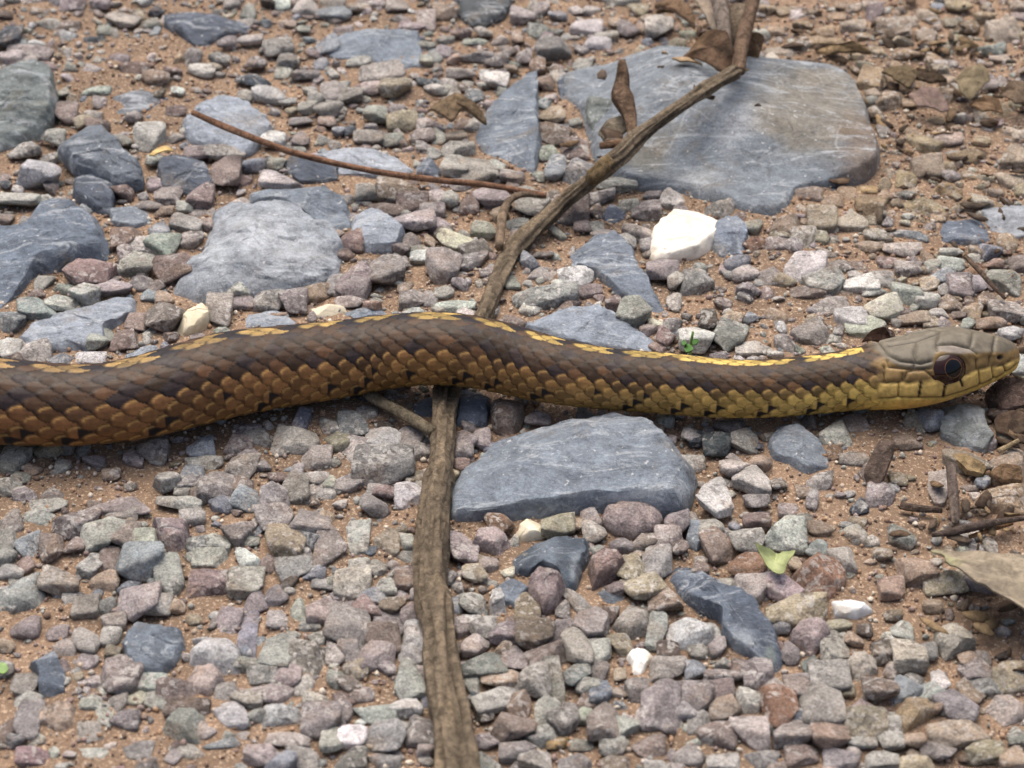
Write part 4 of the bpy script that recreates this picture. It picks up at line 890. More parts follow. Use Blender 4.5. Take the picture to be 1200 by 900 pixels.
            edge = np.where(up, np.maximum(e, smooth(0.55, 1.0, tt)), edge); tipv = np.where(up, tt, tipv); qd = np.where(up, -q * np.sign(v - 11.5) / np.maximum(wid, 1e-3), qd)
    skin = best <= -0.299
    # belly plates
    vf = 1 - (I2 % 1.0)
    hv = vf * 0.8 - 0.2
    hgt = np.where(dors, best, hv)
    neck = 1 - smooth(1028, 1046, X2 + (TH * 0) )
    amp = (0.024 + 0.015 * smooth(5.5, 7.5, np.abs(v - 11.5))) * np.interp(XS, [-1500, 0, 1000], [0.7, 1.0, 0.62])[:, None] * neck
    disp = (hgt - 0.2) * amp
    # ------ colours of scale (i, j)
    k = np.abs(bj - 11)
    f = np.interp(XS, [0, 350, 700, 1000], [0, 0.2, 0.55, 1.0])[:, None]
    def mixc(a, b, t): return a[None, None] * (1 - t[..., None]) + b[None, None] * t[..., None]
    rnd = h1(bi, bj, 3); rn2 = h1(bi, bj, 8)
    F2 = np.broadcast_to(f, I2.shape)
    dark = mixc(lin(66, 47, 33), lin(70, 53, 37), F2) * (0.5 + 0.8 * rnd)[..., None]
    flank = np.where((F2 < 0.5)[..., None], mixc(lin(122, 84, 54), lin(138, 102, 60), np.clip(F2 * 2, 0, 1)), mixc(lin(138, 102, 60), lin(204, 175, 98), np.clip(F2 * 2 - 1, 0, 1)))
    flank = flank * (0.58 + 0.7 * rnd)[..., None]
    # lower rows carry more yellow-green low down
    low = smooth(9.4, 11.4, np.abs(v - 11.5))
    flank = flank * (1 - 0.35 * low[..., None]) + mixc(lin(136, 112, 64), lin(206, 172, 82), F2) * (0.35 * low[..., None])
    stripe = mixc(lin(140, 114, 74), lin(204, 176, 94), F2) * (0.55 + 0.65 * rnd)[..., None]
    black = np.broadcast_to(lin(26, 22, 26), dark.shape)
    edge_row = ((k == 7) * np.where(rn2 < 0.4, 0.8, 0.3))[..., None]
    flank = flank * (1 - edge_row) + dark * 1.25 * edge_row
    dark = dark * (1 + (0.5 * (rn2 > 0.72) * (k >= 4))[..., None] * np.array([1.0, 0.75, 0.4]))
    c = np.where((k >= 7)[..., None], flank, dark)
    half = (k == 1) & (rn2 < 0.75) & (np.abs(v - 11.5) < 1.45)
    st_on = ((k == 0) | half) & (XS < 1014)[:, None]
    gap = (np.floor(bi + 0.5 * (k % 2)).astype(np.int64) % 3 == 0) & (rn2 < np.where(F2 < 0.62, 0.95, 0.15))
    c = np.where((st_on & ~gap)[..., None], stripe, c)
    c = np.where((st_on & gap)[..., None], black * 1.5, c)
    # chequered black spots on the back, and along the edge of the flank
    jit = (h1(bi // 3, k, 77) * 1.6).astype(np.int64)
    sp = ((((bi + jit) % 3 == 1) & (k == 6) & (rnd > 0.15)) | (((bi + jit) % 3 == 1) & (k == 5) & (rnd > 0.4)) | (((bi + jit) % 4 == 1) & (k == 4) & (rnd > 0.55)) | (((bi + jit) % 3 == 0) & ((k == 2) | (k == 3)) & (rnd > 0.45)))
    c = np.where(sp[..., None], black * 1.5 + dark * 0.22, c)
    fl = (((bi + (bi // 7)) % 3 == 0) & (k == 9) & (rnd > 0.1) & (tipv < 0.62)) | (((bi + (bi // 7)) % 3 == 0) & (k == 10) & (rn2 > 0.35) & (tipv < 0.7)) | (((bi + (bi // 7)) % 3 == 1) & (k == 8) & (rn2 > 0.75) & (tipv < 0.5))
    c = np.where(fl[..., None], black, c)
    # scale rims: caught light painted on the near flank's upper edges, dark seams between
    rim = smooth(0.62, 0.93, edge)
    c = c * (1 - np.where(k >= 7, 0.6, 0.75)[..., None] * rim[..., None])
    rim2 = np.exp(-((edge - 0.66) / 0.14) ** 2) * (v > 11.5)
    hl = rim2 * (k >= 7) * smooth(0.1, 0.5, qd)
    c = c * (1 - 0.45 * hl[..., None]) + lin(214, 172, 104) * (0.45 * hl)[..., None]
    c = c * (1 + 0.18 * (smooth(0.0, -0.7, qd) * (k >= 7))[..., None] * np.array([1.0, 0.95, 0.5]))
    c = np.where(skin[..., None], lin(34, 26, 22)[None, None], c)
    ven = mixc(lin(168, 140, 72), lin(212, 178, 82), F2) * (0.75 + 0.3 * smooth(0.0, 0.25, vf))[..., None]
    c = np.where(dors[..., None], c, ven)
    # ------ head plates, drawn on the side that faces the camera and mirrored to the other
    qx, qy = proj(base)
    mir = (-np.arange(NA)) % NA
    near = th >= 0
    qx = np.where(near[None], qx, qx[:, mir]); qy = np.where(near[None], qy, qy[:, mir])
    U = (qx - 1000) * 6; Vv = (qy - 350) * 6          # working grid of the head
    def pl(pts):
        d = np.full(U.shape, 1e9)
        for (x0, y0), (x1, y1) in zip(pts[:-1], pts[1:]):
            dx, dy = x1 - x0, y1 - y0
            t = np.clip(((U - x0) * dx + (Vv - y0) * dy) / (dx * dx + dy * dy), 0, 1)
            d = np.minimum(d, np.hypot(U - x0 - t * dx, Vv - y0 - t * dy))
        return d
    thin = [[(600, 190), (600, 240), (585, 320), (588, 372)], [(590, 325), (700, 320), (820, 350)], [(845, 190), (845, 215), (830, 300), (820, 350), (868, 392)], [(1002, 215), (990, 310), (975, 380)],
            [(250, 330), (440, 298), (600, 240)], [(190, 320), (250, 400), (330, 440), (480, 460), (545, 440)], [(240, 440), (250, 482), (420, 500), (540, 490)], [(432, 460), (420, 495)],
            [(350, 582), (380, 512), (500, 500), (560, 550)], [(205, 592), (330, 586), (470, 586), (575, 566)], [(760, 552), (880, 492), (1060, 466), (1110, 435)], [(320, 595), (314, 684)],
            [(215, 480), (215, 590)], [(345, 530), (340, 586)], [(885, 495), (892, 596)], [(975, 478), (988, 556)], [(865, 430), (865, 498)], [(958, 402), (955, 482)], [(1060, 470), (1075, 515)],
            [(440, 300), (430, 380), (440, 455)], [(860, 225), (1000, 245), (1100, 270)]]
    thick = [[(476, 592), (468, 640), (460, 690)], [(655, 582), (640, 630), (634, 690)], [(752, 560), (766, 612)]]
    mouth = [(180, 700), (310, 692), (480, 694), (630, 692), (760, 655), (900, 604), (1030, 543), (1110, 492), (1150, 455)]
    brow = [(530, 452), (560, 410), (592, 380), (720, 398), (860, 386), (980, 380), (1070, 380), (1140, 350)]
    dthin = np.min([pl(a) for a in thin], axis=0); dthick = np.min([pl(a) for a in thick], axis=0); dm = pl(mouth); db = pl(brow)
    by = np.interp(U, [a for a, _ in brow], [b for _, b in brow]); my = np.interp(U, [a for a, _ in mouth], [b for _, b in mouth])
    labt = np.interp(U, [205, 330, 470, 575, 650, 760, 880, 1060, 1110, 1150], [592, 586, 586, 566, 572, 552, 492, 466, 435, 420])
    nz = fbm(base * 7.0, 3, 31)[..., None]
    crown = lin(104, 98, 86) * (1 + 0.16 * nz); cheek = lin(130, 107, 70) * (1 + 0.14 * nz); lip = lin(196, 166, 98) * (1 + 0.1 * nz); jaw = lin(210, 178, 96) * (1 + 0.12 * nz)
    brow_c = lin(124, 116, 108) * (1 + 0.05 * nz)
    behind = smooth(560, 420, U)
    hc = crown
    top_line = np.where(U < 560, np.interp(U, [150, 250, 330, 480, 560], [360, 440, 480, 500, 480]), by)
    sd = smooth(-14, 14, Vv - top_line)[..., None]
    so = (smooth(588, 610, U) * smooth(880, 850, U) * smooth(0, 10, Vv - np.interp(U, [590, 700, 820, 870], [325, 320, 350, 392])) * smooth(0, -8, Vv - by))[..., None]
    hc = hc * (1 - so) + brow_c * so
    hc = hc * (1 - sd) + cheek * sd
    sl = smooth(-8, 12, Vv - labt)[..., None]
    hc = hc * (1 - sl) + lip * sl
    sm_ = smooth(-6, 8, Vv - my)[..., None]
    hc = hc * (1 - sm_) + jaw * sm_
    warm = (np.exp(-((U - 480) / 220) ** 2) * smooth(0, 30, Vv - my))[..., None]
    hc = hc * (1 - 0.28 * warm) + lin(198, 140, 74) * 0.28 * warm
    lt = np.exp(-(dthin / 5.5) ** 2)[..., None]
    hc = hc * (1 - 0.66 * lt)
    hc = hc * (1 + 0.2 * np.exp(-((dthin - 13) / 5) ** 2)[..., None])
    lk = smooth(13, 6, dthick)[..., None]
    hc = hc * (1 - lk) + lin(26, 20, 18) * lk
    lm_ = np.exp(-(dm / 6) ** 2)[..., None]
    hc = hc * (1 - 0.7 * lm_)
    nos = smooth(30, 12, np.hypot((U - 1028), (Vv - 414) * 1.25))[..., None]
    hc = hc * (1 - nos) + lin(30, 22, 18) * nos
    eyez = np.hypot((U - 692) / 118, (Vv - 492) / 92)
    er = np.exp(-((eyez - 1.06) / 0.1) ** 2)[..., None]
    hc = hc * (1 - 0.25 * er)
    bound = 1028 + 6 * np.sin(qy * 0.35)
    hmask = smooth(-7, 7, qx - bound)[..., None] * np.ones(3)
    hmask = np.where((X2 > 990)[..., None], hmask, 0)
    c = c * (1 - hmask) + hc * hmask
    hd = (0.012 * smooth(4, 30, dthin) - 0.030 * np.exp(-(dthin / 8) ** 2) - 0.02 * smooth(14, 6, dthick) - 0.024 * np.exp(-(dm / 9) ** 2) - 0.05 * smooth(26, 8, np.hypot((U - 1028), (Vv - 414) * 1.25))
          + 0.03 * np.exp(-(db / 26) ** 2) * smooth(520, 620, U) * smooth(1080, 950, U) - 0.05 * smooth(1.15, 0.8, eyez))
    hd = hd * hmask[..., 0]
    disp = disp + hd
    V = base + nor * disp[..., None]
    ns = len(s)
    VV = V.reshape(-1, 3); CC = np.clip(c, 0, 1).reshape(-1, 3)
    ids = np.arange(ns * NA).reshape(ns, NA); nx = np.roll(ids, -1, 1)
    Fq = np.stack([ids[:-1], ids[1:], nx[1:], nx[:-1]], -1).reshape(-1, 4)
    # close both ends
    a, b = len(VV), len(VV) + 1
    VV = np.vstack([VV, V[0].mean(0), V[-1].mean(0) + T[-1] * 0.01]); CC = np.vstack([CC, CC[0], CC[ns * NA - NA // 2]])
    cap = [(a, int(ids[0, k]), int(nx[0, k])) for k in range(NA)] + [(b, int(nx[-1, k]), int(ids[-1, k])) for k in range(NA)]
    me_faces = Fq
    me = bpy.data.meshes.new('garter_snake')
    o0 = np.array([unproj(525, 455, 0.3)[0], unproj(525, 455, 0.3)[1], 0.3])
    W = ((VV - o0) * S).astype(np.float32)
    nq, ntri = len(Fq), len(cap)
    me.vertices.add(len(W)); me.vertices.foreach_set('co', W.ravel())
    lo = np.concatenate([Fq.ravel(), np.array(cap).ravel()]).astype(np.int32)
    me.loops.add(len(lo)); me.loops.foreach_set('vertex_index', lo)
    me.polygons.add(nq + ntri)
    me.polygons.foreach_set('loop_start', np.concatenate([np.arange(nq) * 4, nq * 4 + np.arange(ntri) * 3]).astype(np.int32))
    me.update(calc_edges=True)
    me.polygons.foreach_set('use_smooth', np.ones(nq + ntri, bool))
    at = me.color_attributes.new('Col', 'FLOAT_COLOR', 'POINT')
    c4 = np.ones((len(W), 4), np.float32); c4[:, :3] = CC
    at.data.foreach_set('color', c4.ravel())
    me.validate(); me.materials.append(M['snake'])
    ob = bpy.data.objects.new('snake', me); col.objects.link(ob)
    ob.location = tuple(o0 * S); ob['o0'] = [float(x) for x in o0]
    tag(ob, 'brown striped snake with yellow back stripe and coppery flanks stretched across the gravel', 'snake')
    # ------ eyes
    et = NT('snake_eye'); tc = et.n('ShaderNodeTexCoord')
    sep = et.n('ShaderNodeSeparateXYZ'); et.l(tc.outputs['Object'], sep.inputs[0])
    cmb = et.n('ShaderNodeCombineXYZ'); et.l(sep.outputs[0], cmb.inputs[0]); et.l(sep.outputs[1], cmb.inputs[1])
    ln = et.n('ShaderNodeVectorMath', operation='LENGTH'); et.l(cmb.outputs[0], ln.inputs[0])
    sc_ = et.n('ShaderNodeMath', operation='MULTIPLY'); sc_.inputs[1].default_value = 100.0; et.l(ln.outputs['Value'], sc_.inputs[0])
    r = sc_.outputs[0]
    pr = 0.145
    cc = et.mix(et.ramp(r, pr + 0.002, pr + 0.016), lin(120, 82, 46), lin(40, 18, 13))
    nz_ = et.noise(tc.outputs['Object'], 2500, 3, 0.6)
    cc = et.mix(et.ramp(nz_, 0.4, 0.7, 0, 0.5), cc, lin(40, 16, 12))
    cc = et.mix(et.ramp(r, pr - 0.004, pr + 0.006), lin(4, 4, 6), cc)
    em = et.done(cc, 0.05, None, 0.45)
    D, F = ICO[3]
    er_ = 0.36
    g = np.hypot(qx - 1115.0, qy - 432.5) + np.where(near[None], 0, 1e6)
    ij = np.unravel_index(np.argmin(g), g.shape)
    for sgn in (1, -1):
        jj = ij[1] if sgn == 1 else mir[ij[1]]
        pos = base[ij[0], jj]; nn = nor[ij[0], jj].copy()
        # looks outwards, a little forward
        nn = nn + T[ij[0]] * 0.10; nn /= np.linalg.norm(nn)
        cen = pos - nn * er_ * 0.80
        zax = nn; xax = T[ij[0]] - nn * np.dot(T[ij[0]], nn); xax /= np.linalg.norm(xax); yax = np.cross(zax, xax)
        eye = mesh_obj('eye', D * er_ * np.array([1.14, 0.98, 1.0]), F, em, parent=None)
        import mathutils
        Mx = mathutils.Matrix(((xax[0], yax[0], zax[0], 0), (xax[1], yax[1], zax[1], 0), (xax[2], yax[2], zax[2], 0), (0, 0, 0, 1)))
        eye.parent = ob
        eye.matrix_local = mathutils.Matrix.Translation(tuple((cen - o0) * S)) @ Mx
        eye['label'] = 'dark glossy eye with a bronze ring around the round pupil'
    return base
SNAKE = make_snake()

# ------------------------------------------------------------------ sticks, twigs, bark, leaves
def tube(name, pts, mat, colr, parent=None, loc=None, seg=14, bark=0.06, seed=0, step=0.08, flat=1.0, ends=True):
    """pts: (x, y, z, r) in cm"""
    P = np.array(pts, float)
    L = np.concatenate([[0], np.cumsum(np.linalg.norm(np.diff(P[:, :3], axis=0), axis=1))])
    n = max(6, int(L[-1] / step))
    t = np.linspace(0, L[-1], n)
    Q = np.stack([np.interp(t, L, P[:, k]) for k in range(4)], -1)
    for _ in range(3):
        Q[1:-1] = 0.5 * Q[1:-1] + 0.25 * (Q[:-2] + Q[2:])
    C, R = Q[:, :3], Q[:, 3]
    T = np.gradient(C, axis=0); T /= np.linalg.norm(T, axis=1, keepdims=True)
    up = np.where(np.abs(T[:, 2:3]) > 0.9, np.array([[0, 1.0, 0]]), np.array([[0, 0, 1.0]]))
    B = np.cross(up, T); B /= np.linalg.norm(B, axis=1, keepdims=True); N = np.cross(T, B)
    a = np.linspace(0, 2 * np.pi, seg, endpoint=False)
    A, TT = np.meshgrid(a, t)
    nz = fbm(np.stack([np.cos(A) * 2.2, np.sin(A) * 2.2, TT * 0.9], -1) + seed, 4, seed, 0.6)
    ridg = fbm(np.stack([np.cos(A) * 6, np.sin(A) * 6, TT * 0.8], -1) + seed * 2.0, 2, seed + 5)
    rr = R[:, None] * (1 + bark * (1.6 * nz + 1.2 * ridg))
    V = C[:, None] + (B[:, None] * np.cos(A)[..., None] + N[:, None] * (np.sin(A) * flat)[..., None]) * rr[..., None]
    cc = lin(*colr)[None, None] * (1 + 0.5 * ridg + 0.35 * nz)[..., None]
    pale = smooth(0.15, 0.5, nz)[..., None]
    cc = cc * (1 - 0.35 * pale) + lin(172, 152, 124) * 0.35 * pale
    V = V.reshape(-1, 3); cc = np.clip(cc, 0.01, 1).reshape(-1, 3)
    F = []
    for i in range(n - 1):
        for k in range(seg):
            k2 = (k + 1) % seg
            F.append((i * seg + k, i * seg + k2, (i + 1) * seg + k2, (i + 1) * seg + k))
    V = np.vstack([V, C[0] - T[0] * R[0] * 0.15, C[-1] + T[-1] * R[-1] * 0.25]); cc = np.vstack([cc, lin(150, 126, 98), lin(150, 126, 98)])
    e0, e1 = len(V) - 2, len(V) - 1
    for k in range(seg):
        k2 = (k + 1) % seg
        F.append((e0, k2, k)); F.append((e1, (n - 1) * seg + k, (n - 1) * seg + k2))
    return mesh_obj(name, V, F, mat, cc, parent=parent, loc=loc if loc is not None else C[0])

def pxpath(pts):
    """(px, py, z, radius in px) -> cm"""
    out = []
    for x, y, z, r in pts:
        p = unproj(x, y, z); V = p - CAM
        out.append((p[0], p[1], z, r * (V[1] * CP - V[2] * SP) / FPX))
    return out

stick_path = pxpath([(548, 985, .32, 23), (538, 900, .34, 22), (530, 850, .34, 20), (520, 790, .34, 18.5), (511, 730, .34, 17.5), (508, 708, .34, 20.5), (505, 690, .34, 16.5), (505, 650, .32, 16), (509, 600, .3, 16.5), (512, 572, .28, 16), (513, 560, .28, 18.5), (514, 545, .27, 14.5), (518, 500, .22, 14.5), (523, 458, .16, 13.5),
                     (545, 410, .08, 12), (570, 368, .06, 11.5), (580, 335, .1, 11.5), (600, 298, .15, 10.5), (612, 284, .2, 14), (625, 270, .24, 9.5), (655, 242, .38, 9), (690, 213, .75, 8.5), (705, 200, 1.0, 11.5), (722, 186, 1.2, 10), (745, 163, 1.28, 10.5), (775, 140, 1.3, 7.5), (810, 116, 1.32, 7), (828, 104, 1.32, 8.5), (840, 97, 1.32, 7.5), (862, 84, 1.34, 9)])
root = empty('thick_stick', stick_path[10][:3])
tag(root, 'thick weathered stick running under the snake and over the largest slab', 'stick')
tube('stem', stick_path, M['wood'], (116, 104, 88), parent=root, seed=3, bark=0.32, seg=32, step=0.05)
tube('side_branch', pxpath([(744, 170, 1.25, 6), (740, 152, 1.3, 6), (735, 132, 1.42, 9), (728, 116, 1.55, 13), (727, 104, 1.6, 11), (731, 90, 1.75, 7.5), (731, 80, 1.9, 7), (730, 70, 2.0, 4)]), M['wood'], (104, 84, 68), parent=root, seed=8, bark=0.4, flat=.5)
tube('side_branch', pxpath([(745, 168, 1.2, 5), (725, 168, 1.25, 5), (703, 171, 1.2, 4)]), M['wood'], (124, 98, 78), parent=root, seed=9, bark=0.2)
tube('side_branch', pxpath([(640, 229, .5, 4), (612, 226, .5, 4), (596, 234, .45, 4), (588, 252, .4, 5), (585, 290, .34, 5)]), M['wood'], (120, 104, 88), parent=root, seed=12, bark=0.15)
tube('stub', pxpath([(716, 186, 1.3, 6), (704, 199, 1.12, 8), (694, 209, .9, 9)]), M['wood'], (118, 100, 72), parent=root, seed=14, bark=.25)

def twig(label, path, colr, seed, name='twig'):
    return tag(tube(name, pxpath(path), M['wood'], colr, seed=seed, seg=10, bark=0.1, step=0.06), label, 'twig')
twig('thin reddish-brown twig lying across the pale slab to the bend of the stick', [(226, 132, .75, 3.6), (262, 148, .72, 4.2), (300, 163, .7, 4.2), (340, 178, .66, 4.0), (370, 186, .64, 3.8), (400, 193, .62, 3.6), (440, 201, .6, 3.8), (480, 207, .56, 4), (520, 212, .54, 3.6), (560, 215, .52, 3.6), (600, 221, .52, 3.4), (640, 229, .52, 3)], (128, 96, 76), 21)
twig('short grey-olive stick end in the shade beneath the snake', [(430, 462, .3, 6), (460, 478, .32, 7), (490, 495, .34, 7.5), (508, 507, .34, 6)], (112, 104, 88), 22)
twig('grey upright split twig standing in sand near the layered tan stone', [(1114, 545, .5, 6), (1117, 575, .36, 6.5), (1119, 600, .24, 5.5), (1120, 614, .15, 4)], (112, 100, 94), 23)
twig('long dark twig lying flat in front of the layered tan stone', [(1092, 627, .16, 3), (1118, 623, .22, 5.5), (1150, 615, .26, 5.5), (1180, 610, .28, 3.5), (1225, 604, .3, 3)], (92, 80, 74), 24)
twig('short dark twig stump lying beside the upright split twig', [(1056, 592, .14, 4.5), (1075, 596, .18, 5), (1104, 598, .16, 3.5)], (92, 78, 70), 25)
twig('thin brown twig beneath the long dark twig', [(1136, 629, .12, 2.6), (1160, 621, .15, 3), (1186, 613, .14, 2.6)], (132, 100, 72), 26)
twig('thin dark twig slanting through gravel beyond the snake head', [(1131, 300, .4, 2.6), (1150, 320, .4, 3), (1163, 335, .36, 2.6), (1178, 350, .3, 2)], (92, 76, 66), 27)
twig('pale splinter sticking out beside the chin stone', [(1170, 529, .2, 3.4), (1182, 523, .26, 3.2), (1194, 516, .3, 2.4)], (168, 150, 118), 28)
twig('upright dry stalk rising out of the crumpled leaves', [(866, 84, 1.3, 8), (868, 60, 1.5, 9), (873, 35, 1.7, 9), (880, 10, 1.9, 8), (888, -25, 2.1, 8)], (116, 96, 80), 29, 'dry_stalk')
twig('greyer dry stalk leaning behind the crumpled leaves', [(852, 72, 1.2, 7), (850, 45, 1.4, 8), (846, 18, 1.6, 9), (842, -15, 1.8, 10), (840, -35, 1.9, 10)], (122, 112, 104), 30, 'dry_stalk')

def sheet(name, pts, mat, colr, seed, thick=0.03, curl=0.1, parent=None, vein=None, tint=None):
    """a leaf or flake: outline (px, py, z) with its own height, bowl and ripples, closed and a little thick"""
    W = [np.array([*unproj(x, y, z)[:2], z]) for x, y, z in pts]
    N = 44
    P = resample(W, N, 0, None)
    c = P.mean(0)
    V = []
    sc_ = [1.0, .93, .82, .68, .52, .35, .18]
    for s in sc_:
        Q = c + (P - c) * s
        V.append(Q)
    V.append(c[None]); V = np.vstack(V)
    size = np.linalg.norm(P[:, :2] - c[:2], axis=1).mean()
    d = np.linalg.norm(V[:, :2] - c[:2], axis=1) / size
    V[:, 2] += -curl * (1 - d ** 2) * size + 0.12 * size * fbm(V * 2.2 / max(size, .3) + seed, 3, seed)
    edge = np.concatenate([np.full(N, s) for s in sc_] + [[0]])
    V[:, :2] += (V[:, :2] - c[:2]) * (0.10 * (edge > .9) * fbm(V * 3.0 + seed, 3, seed + 2))[:, None]
    cc = np.tile(lin(*colr), (len(V), 1)) * (1 + 0.35 * fbm(V * 1.7 + seed, 3, seed + 4))[:, None]
    if vein is not None:
        a = np.array(unproj(vein[0], vein[1], c[2]))[:2]; b = np.array(unproj(vein[2], vein[3], c[2]))[:2]
        u = (b - a) / np.linalg.norm(b - a); nrm = np.array([-u[1], u[0]])
        off = (V[:, :2] - a) @ nrm; al = (V[:, :2] - a) @ u
        rib = np.exp(-(off / 0.06) ** 2) + 0.5 * np.exp(-((((al - np.abs(off) * 0.8) * 1.6) % 1.0 - 0.5) / 0.09) ** 2)
        V[:, 2] += 0.03 * rib
        cc = cc * (1 + 0.25 * rib)[:, None]
    if tint is not None:
        tn = smooth(0.0, 0.5, fbm(V * 1.3 + seed * 3, 3, seed + 9))[:, None]
        cc = cc * (1 - tn) + lin(*tint) * tn
    nt_ = len(V)
    Vb = V.copy(); Vb[:, 2] -= thick
    F = []; nr = len(sc_)
    for r in range(nr - 1):
        for k in range(N):
            k2 = (k + 1) % N
            q = (r * N + k, r * N + k2, (r + 1) * N + k2, (r + 1) * N + k)
            F.append(q); F.append(tuple(i + nt_ for i in q[::-1]))
    for k in range(N):
        k2 = (k + 1) % N
        t = ((nr - 1) * N + k, (nr - 1) * N + k2, nr * N)
        F.append(t); F.append(tuple(i + nt_ for i in t[::-1]))
        F.append((k2, k, k + nt_, k2 + nt_))
    return mesh_obj(name, np.vstack([V, Vb]), F, mat, np.clip(np.vstack([cc, cc * 0.9]), .005, 1), parent=parent, loc=c, sharp=60)

def flake(name, label, cat, tile5, pts, colr, seed, z, **kw):
    ox, oy, k = tile5
    P = [(ox + p[0] / k, oy + p[1] / k, z + (p[2] if len(p) > 2 else 0)) for p in pts]
    return tag(sheet(name, P, kw.pop('mat', M['leaf']), colr, seed, **kw), label, cat)

T5 = (960, 20, 5.0); W1 = (1, 0, 0)
flake('dead_leaf', 'large grey-brown dead leaf with a raised edge over shaded sand', 'leaf', (0, 0, 1.0), [(1091, 640, .45), (1110, 641, .5), (1130, 646, .55), (1152, 647, .6), (1176, 645, .6), (1205, 652, .55), (1240, 660, .5), (1262, 690, .6), (1250, 722, .85), (1222, 722, .95), (1190, 706, 1.0), (1150, 685, .95), (1118, 664, .75)],
      (136, 126, 110), 41, .0, curl=-.08, thick=.035, vein=(1095, 641, 1260, 690), tint=(146, 144, 112))
flake('leaf_scrap', 'torn yellow-green leaf scrap folded on a brown pebble', 'leaf', (800, 600, 3.0), [(250, 120, .1), (285, 122, .1), (312, 126, .05), (330, 146, -.08), (352, 130, .08), (402, 138, .12), (385, 160, .1), (368, 172, .08), (362, 205, 0), (352, 232, -.05), (330, 228, -.05), (300, 188, 0), (275, 150, .06)],
      (138, 146, 102), 42, .42, curl=.35, thick=.02, tint=(164, 158, 112), mat=M['green'])
flake('dead_leaf', 'crumpled brown dead leaf where the stick meets the dry stalks', 'leaf', (700, 0, 5.0), [(470, 310, .0), (560, 260, .2), (600, 215, .4), (680, 190, .55), (760, 200, .6), (800, 270, .5), (830, 340, .3), (800, 390, .15), (720, 405, .1), (640, 385, .05), (560, 340, 0)],
      (104, 82, 64), 43, 1.15, curl=-.25, thick=.04, tint=(134, 108, 80))
flake('dead_leaf', 'greyish crumpled dead leaf behind the dry stalks at the top edge', 'leaf', (700, 0, 5.0), [(560, -20), (700, -60), (800, -40), (760, 60, .2), (720, 150, .2), (650, 120, .1), (600, 60)], (146, 134, 120), 44, 1.2, curl=-.2, thick=.04, tint=(112, 92, 76))
flake('bark_fragment', 'long brown bark piece beyond the largest slab at the top edge', 'bark', (700, 0, 5.0), [(340, -30), (440, -10, .1), (560, 60, .2), (580, 110, .2), (500, 90, .1), (400, 50), (330, 10)], (120, 98, 78), 45, .75, curl=-.2, thick=.08, mat=M['wood'])
flake('bark_fragment', 'small peeled bark bit on the largest slab beside the crumpled leaf', 'bark', (700, 0, 5.0), [(430, 325), (480, 330), (560, 345), (620, 365), (560, 362), (480, 358)], (176, 152, 122), 46, 1.12, curl=-.1, thick=.04, mat=M['wood'])
flake('bark_fragment', 'dark brown bark chip at the foot of the dry stalk', 'bark', (700, 0, 5.0), [(860, 230, .3), (920, 190, .4), (980, 200, .3), (960, 280, .1), (940, 350), (880, 340)], (96, 76, 58), 47, .7, curl=-.15, thick=.05, mat=M['wood'])
flake('bark_fragment', 'olive-brown bark chip nearest the far corner of the largest slab', 'bark', T5, [(365, 300), (520, 275, .1), (585, 330, .1), (530, 402, 0), (440, 370)], (112, 98, 76), 48, .35, curl=-.2, thick=.05, mat=M['wood'])
flake('bark_fragment', 'thin dark bark sliver among the leaf litter', 'bark', T5, [(560, 298, .1), (650, 310, .15), (760, 350, .1), (650, 385), (568, 352)], (84, 70, 56), 49, .4, curl=-.2, thick=.05, mat=M['wood'])
flake('dead_leaf', 'curled olive-grey dead leaf piece in the litter with a torn hole edge', 'leaf', T5, [(795, 370, .0), (860, 295, .25), (950, 280, .35), (1015, 350, .2), (945, 430, .05), (890, 475, 0), (830, 430, .1)], (128, 116, 92), 50, .4, curl=-.25, thick=.03)
flake('dead_leaf', 'curled dark brown dead leaf at the edge of the litter', 'leaf', T5, [(1045, 450, .0), (1110, 380, .3), (1225, 385, .35), (1235, 500, .1), (1150, 490, .2), (1095, 485, .05)], (108, 92, 76), 51, .4, curl=-.3, thick=.03)
flake('dead_leaf', 'flat purplish-brown leaf piece with a pale rim in the litter', 'leaf', T5, [(520, 430, .1), (600, 418, .2), (690, 425, .2), (770, 520, .05), (730, 545, 0), (570, 525, 0)], (136, 116, 108), 52, .4, curl=-.2, thick=.03)
flake('dead_leaf', 'brown leaf piece lying below the curled dark leaf', 'leaf', T5, [(880, 490, 0), (960, 475, .15), (1060, 478, .15), (1085, 545, 0), (950, 555, 0)], (132, 106, 80), 53, .3, curl=-.25, thick=.03)
flake('bark_fragment', 'long tan bark strip beyond the far corner of the largest slab', 'bark', T5, [(-20, 165), (120, 170, .1), (240, 140, .2), (310, 165, .15), (200, 205), (60, 215)], (132, 112, 84), 54, .35, curl=-.2, thick=.06, mat=M['wood'])
flake('bark_fragment', 'dark grey bark chip standing out of the sand below the neck', 'bark', (1000, 480, 6.0), [(70, 430, 0), (120, 340, .1), (190, 200, .3), (300, 190, .35), (285, 290, .2), (215, 480, 0), (150, 545, -.05)], (104, 90, 82), 55, .25, curl=-.25, thick=.12, mat=M['wood'])
flake('bark_fragment', 'tan flat splinter right under the chin stone', 'bark', (1000, 480, 6.0), [(680, 310), (760, 300, .05), (940, 390, .1), (910, 440), (800, 425)], (150, 130, 98), 56, .18, curl=-.1, thick=.1, mat=M['wood'])
flake('bark_fragment', 'curled brown bark piece between the triangular slab and a bluish pebble', 'bark', (400, 0, 3.0), [(300, 350, 0), (400, 335, .2), (515, 385, .15), (500, 405, .05), (420, 392, 0), (390, 430, -.05), (340, 395, 0)], (124, 106, 84), 57, .5, curl=-.3, thick=.06, mat=M['wood'])
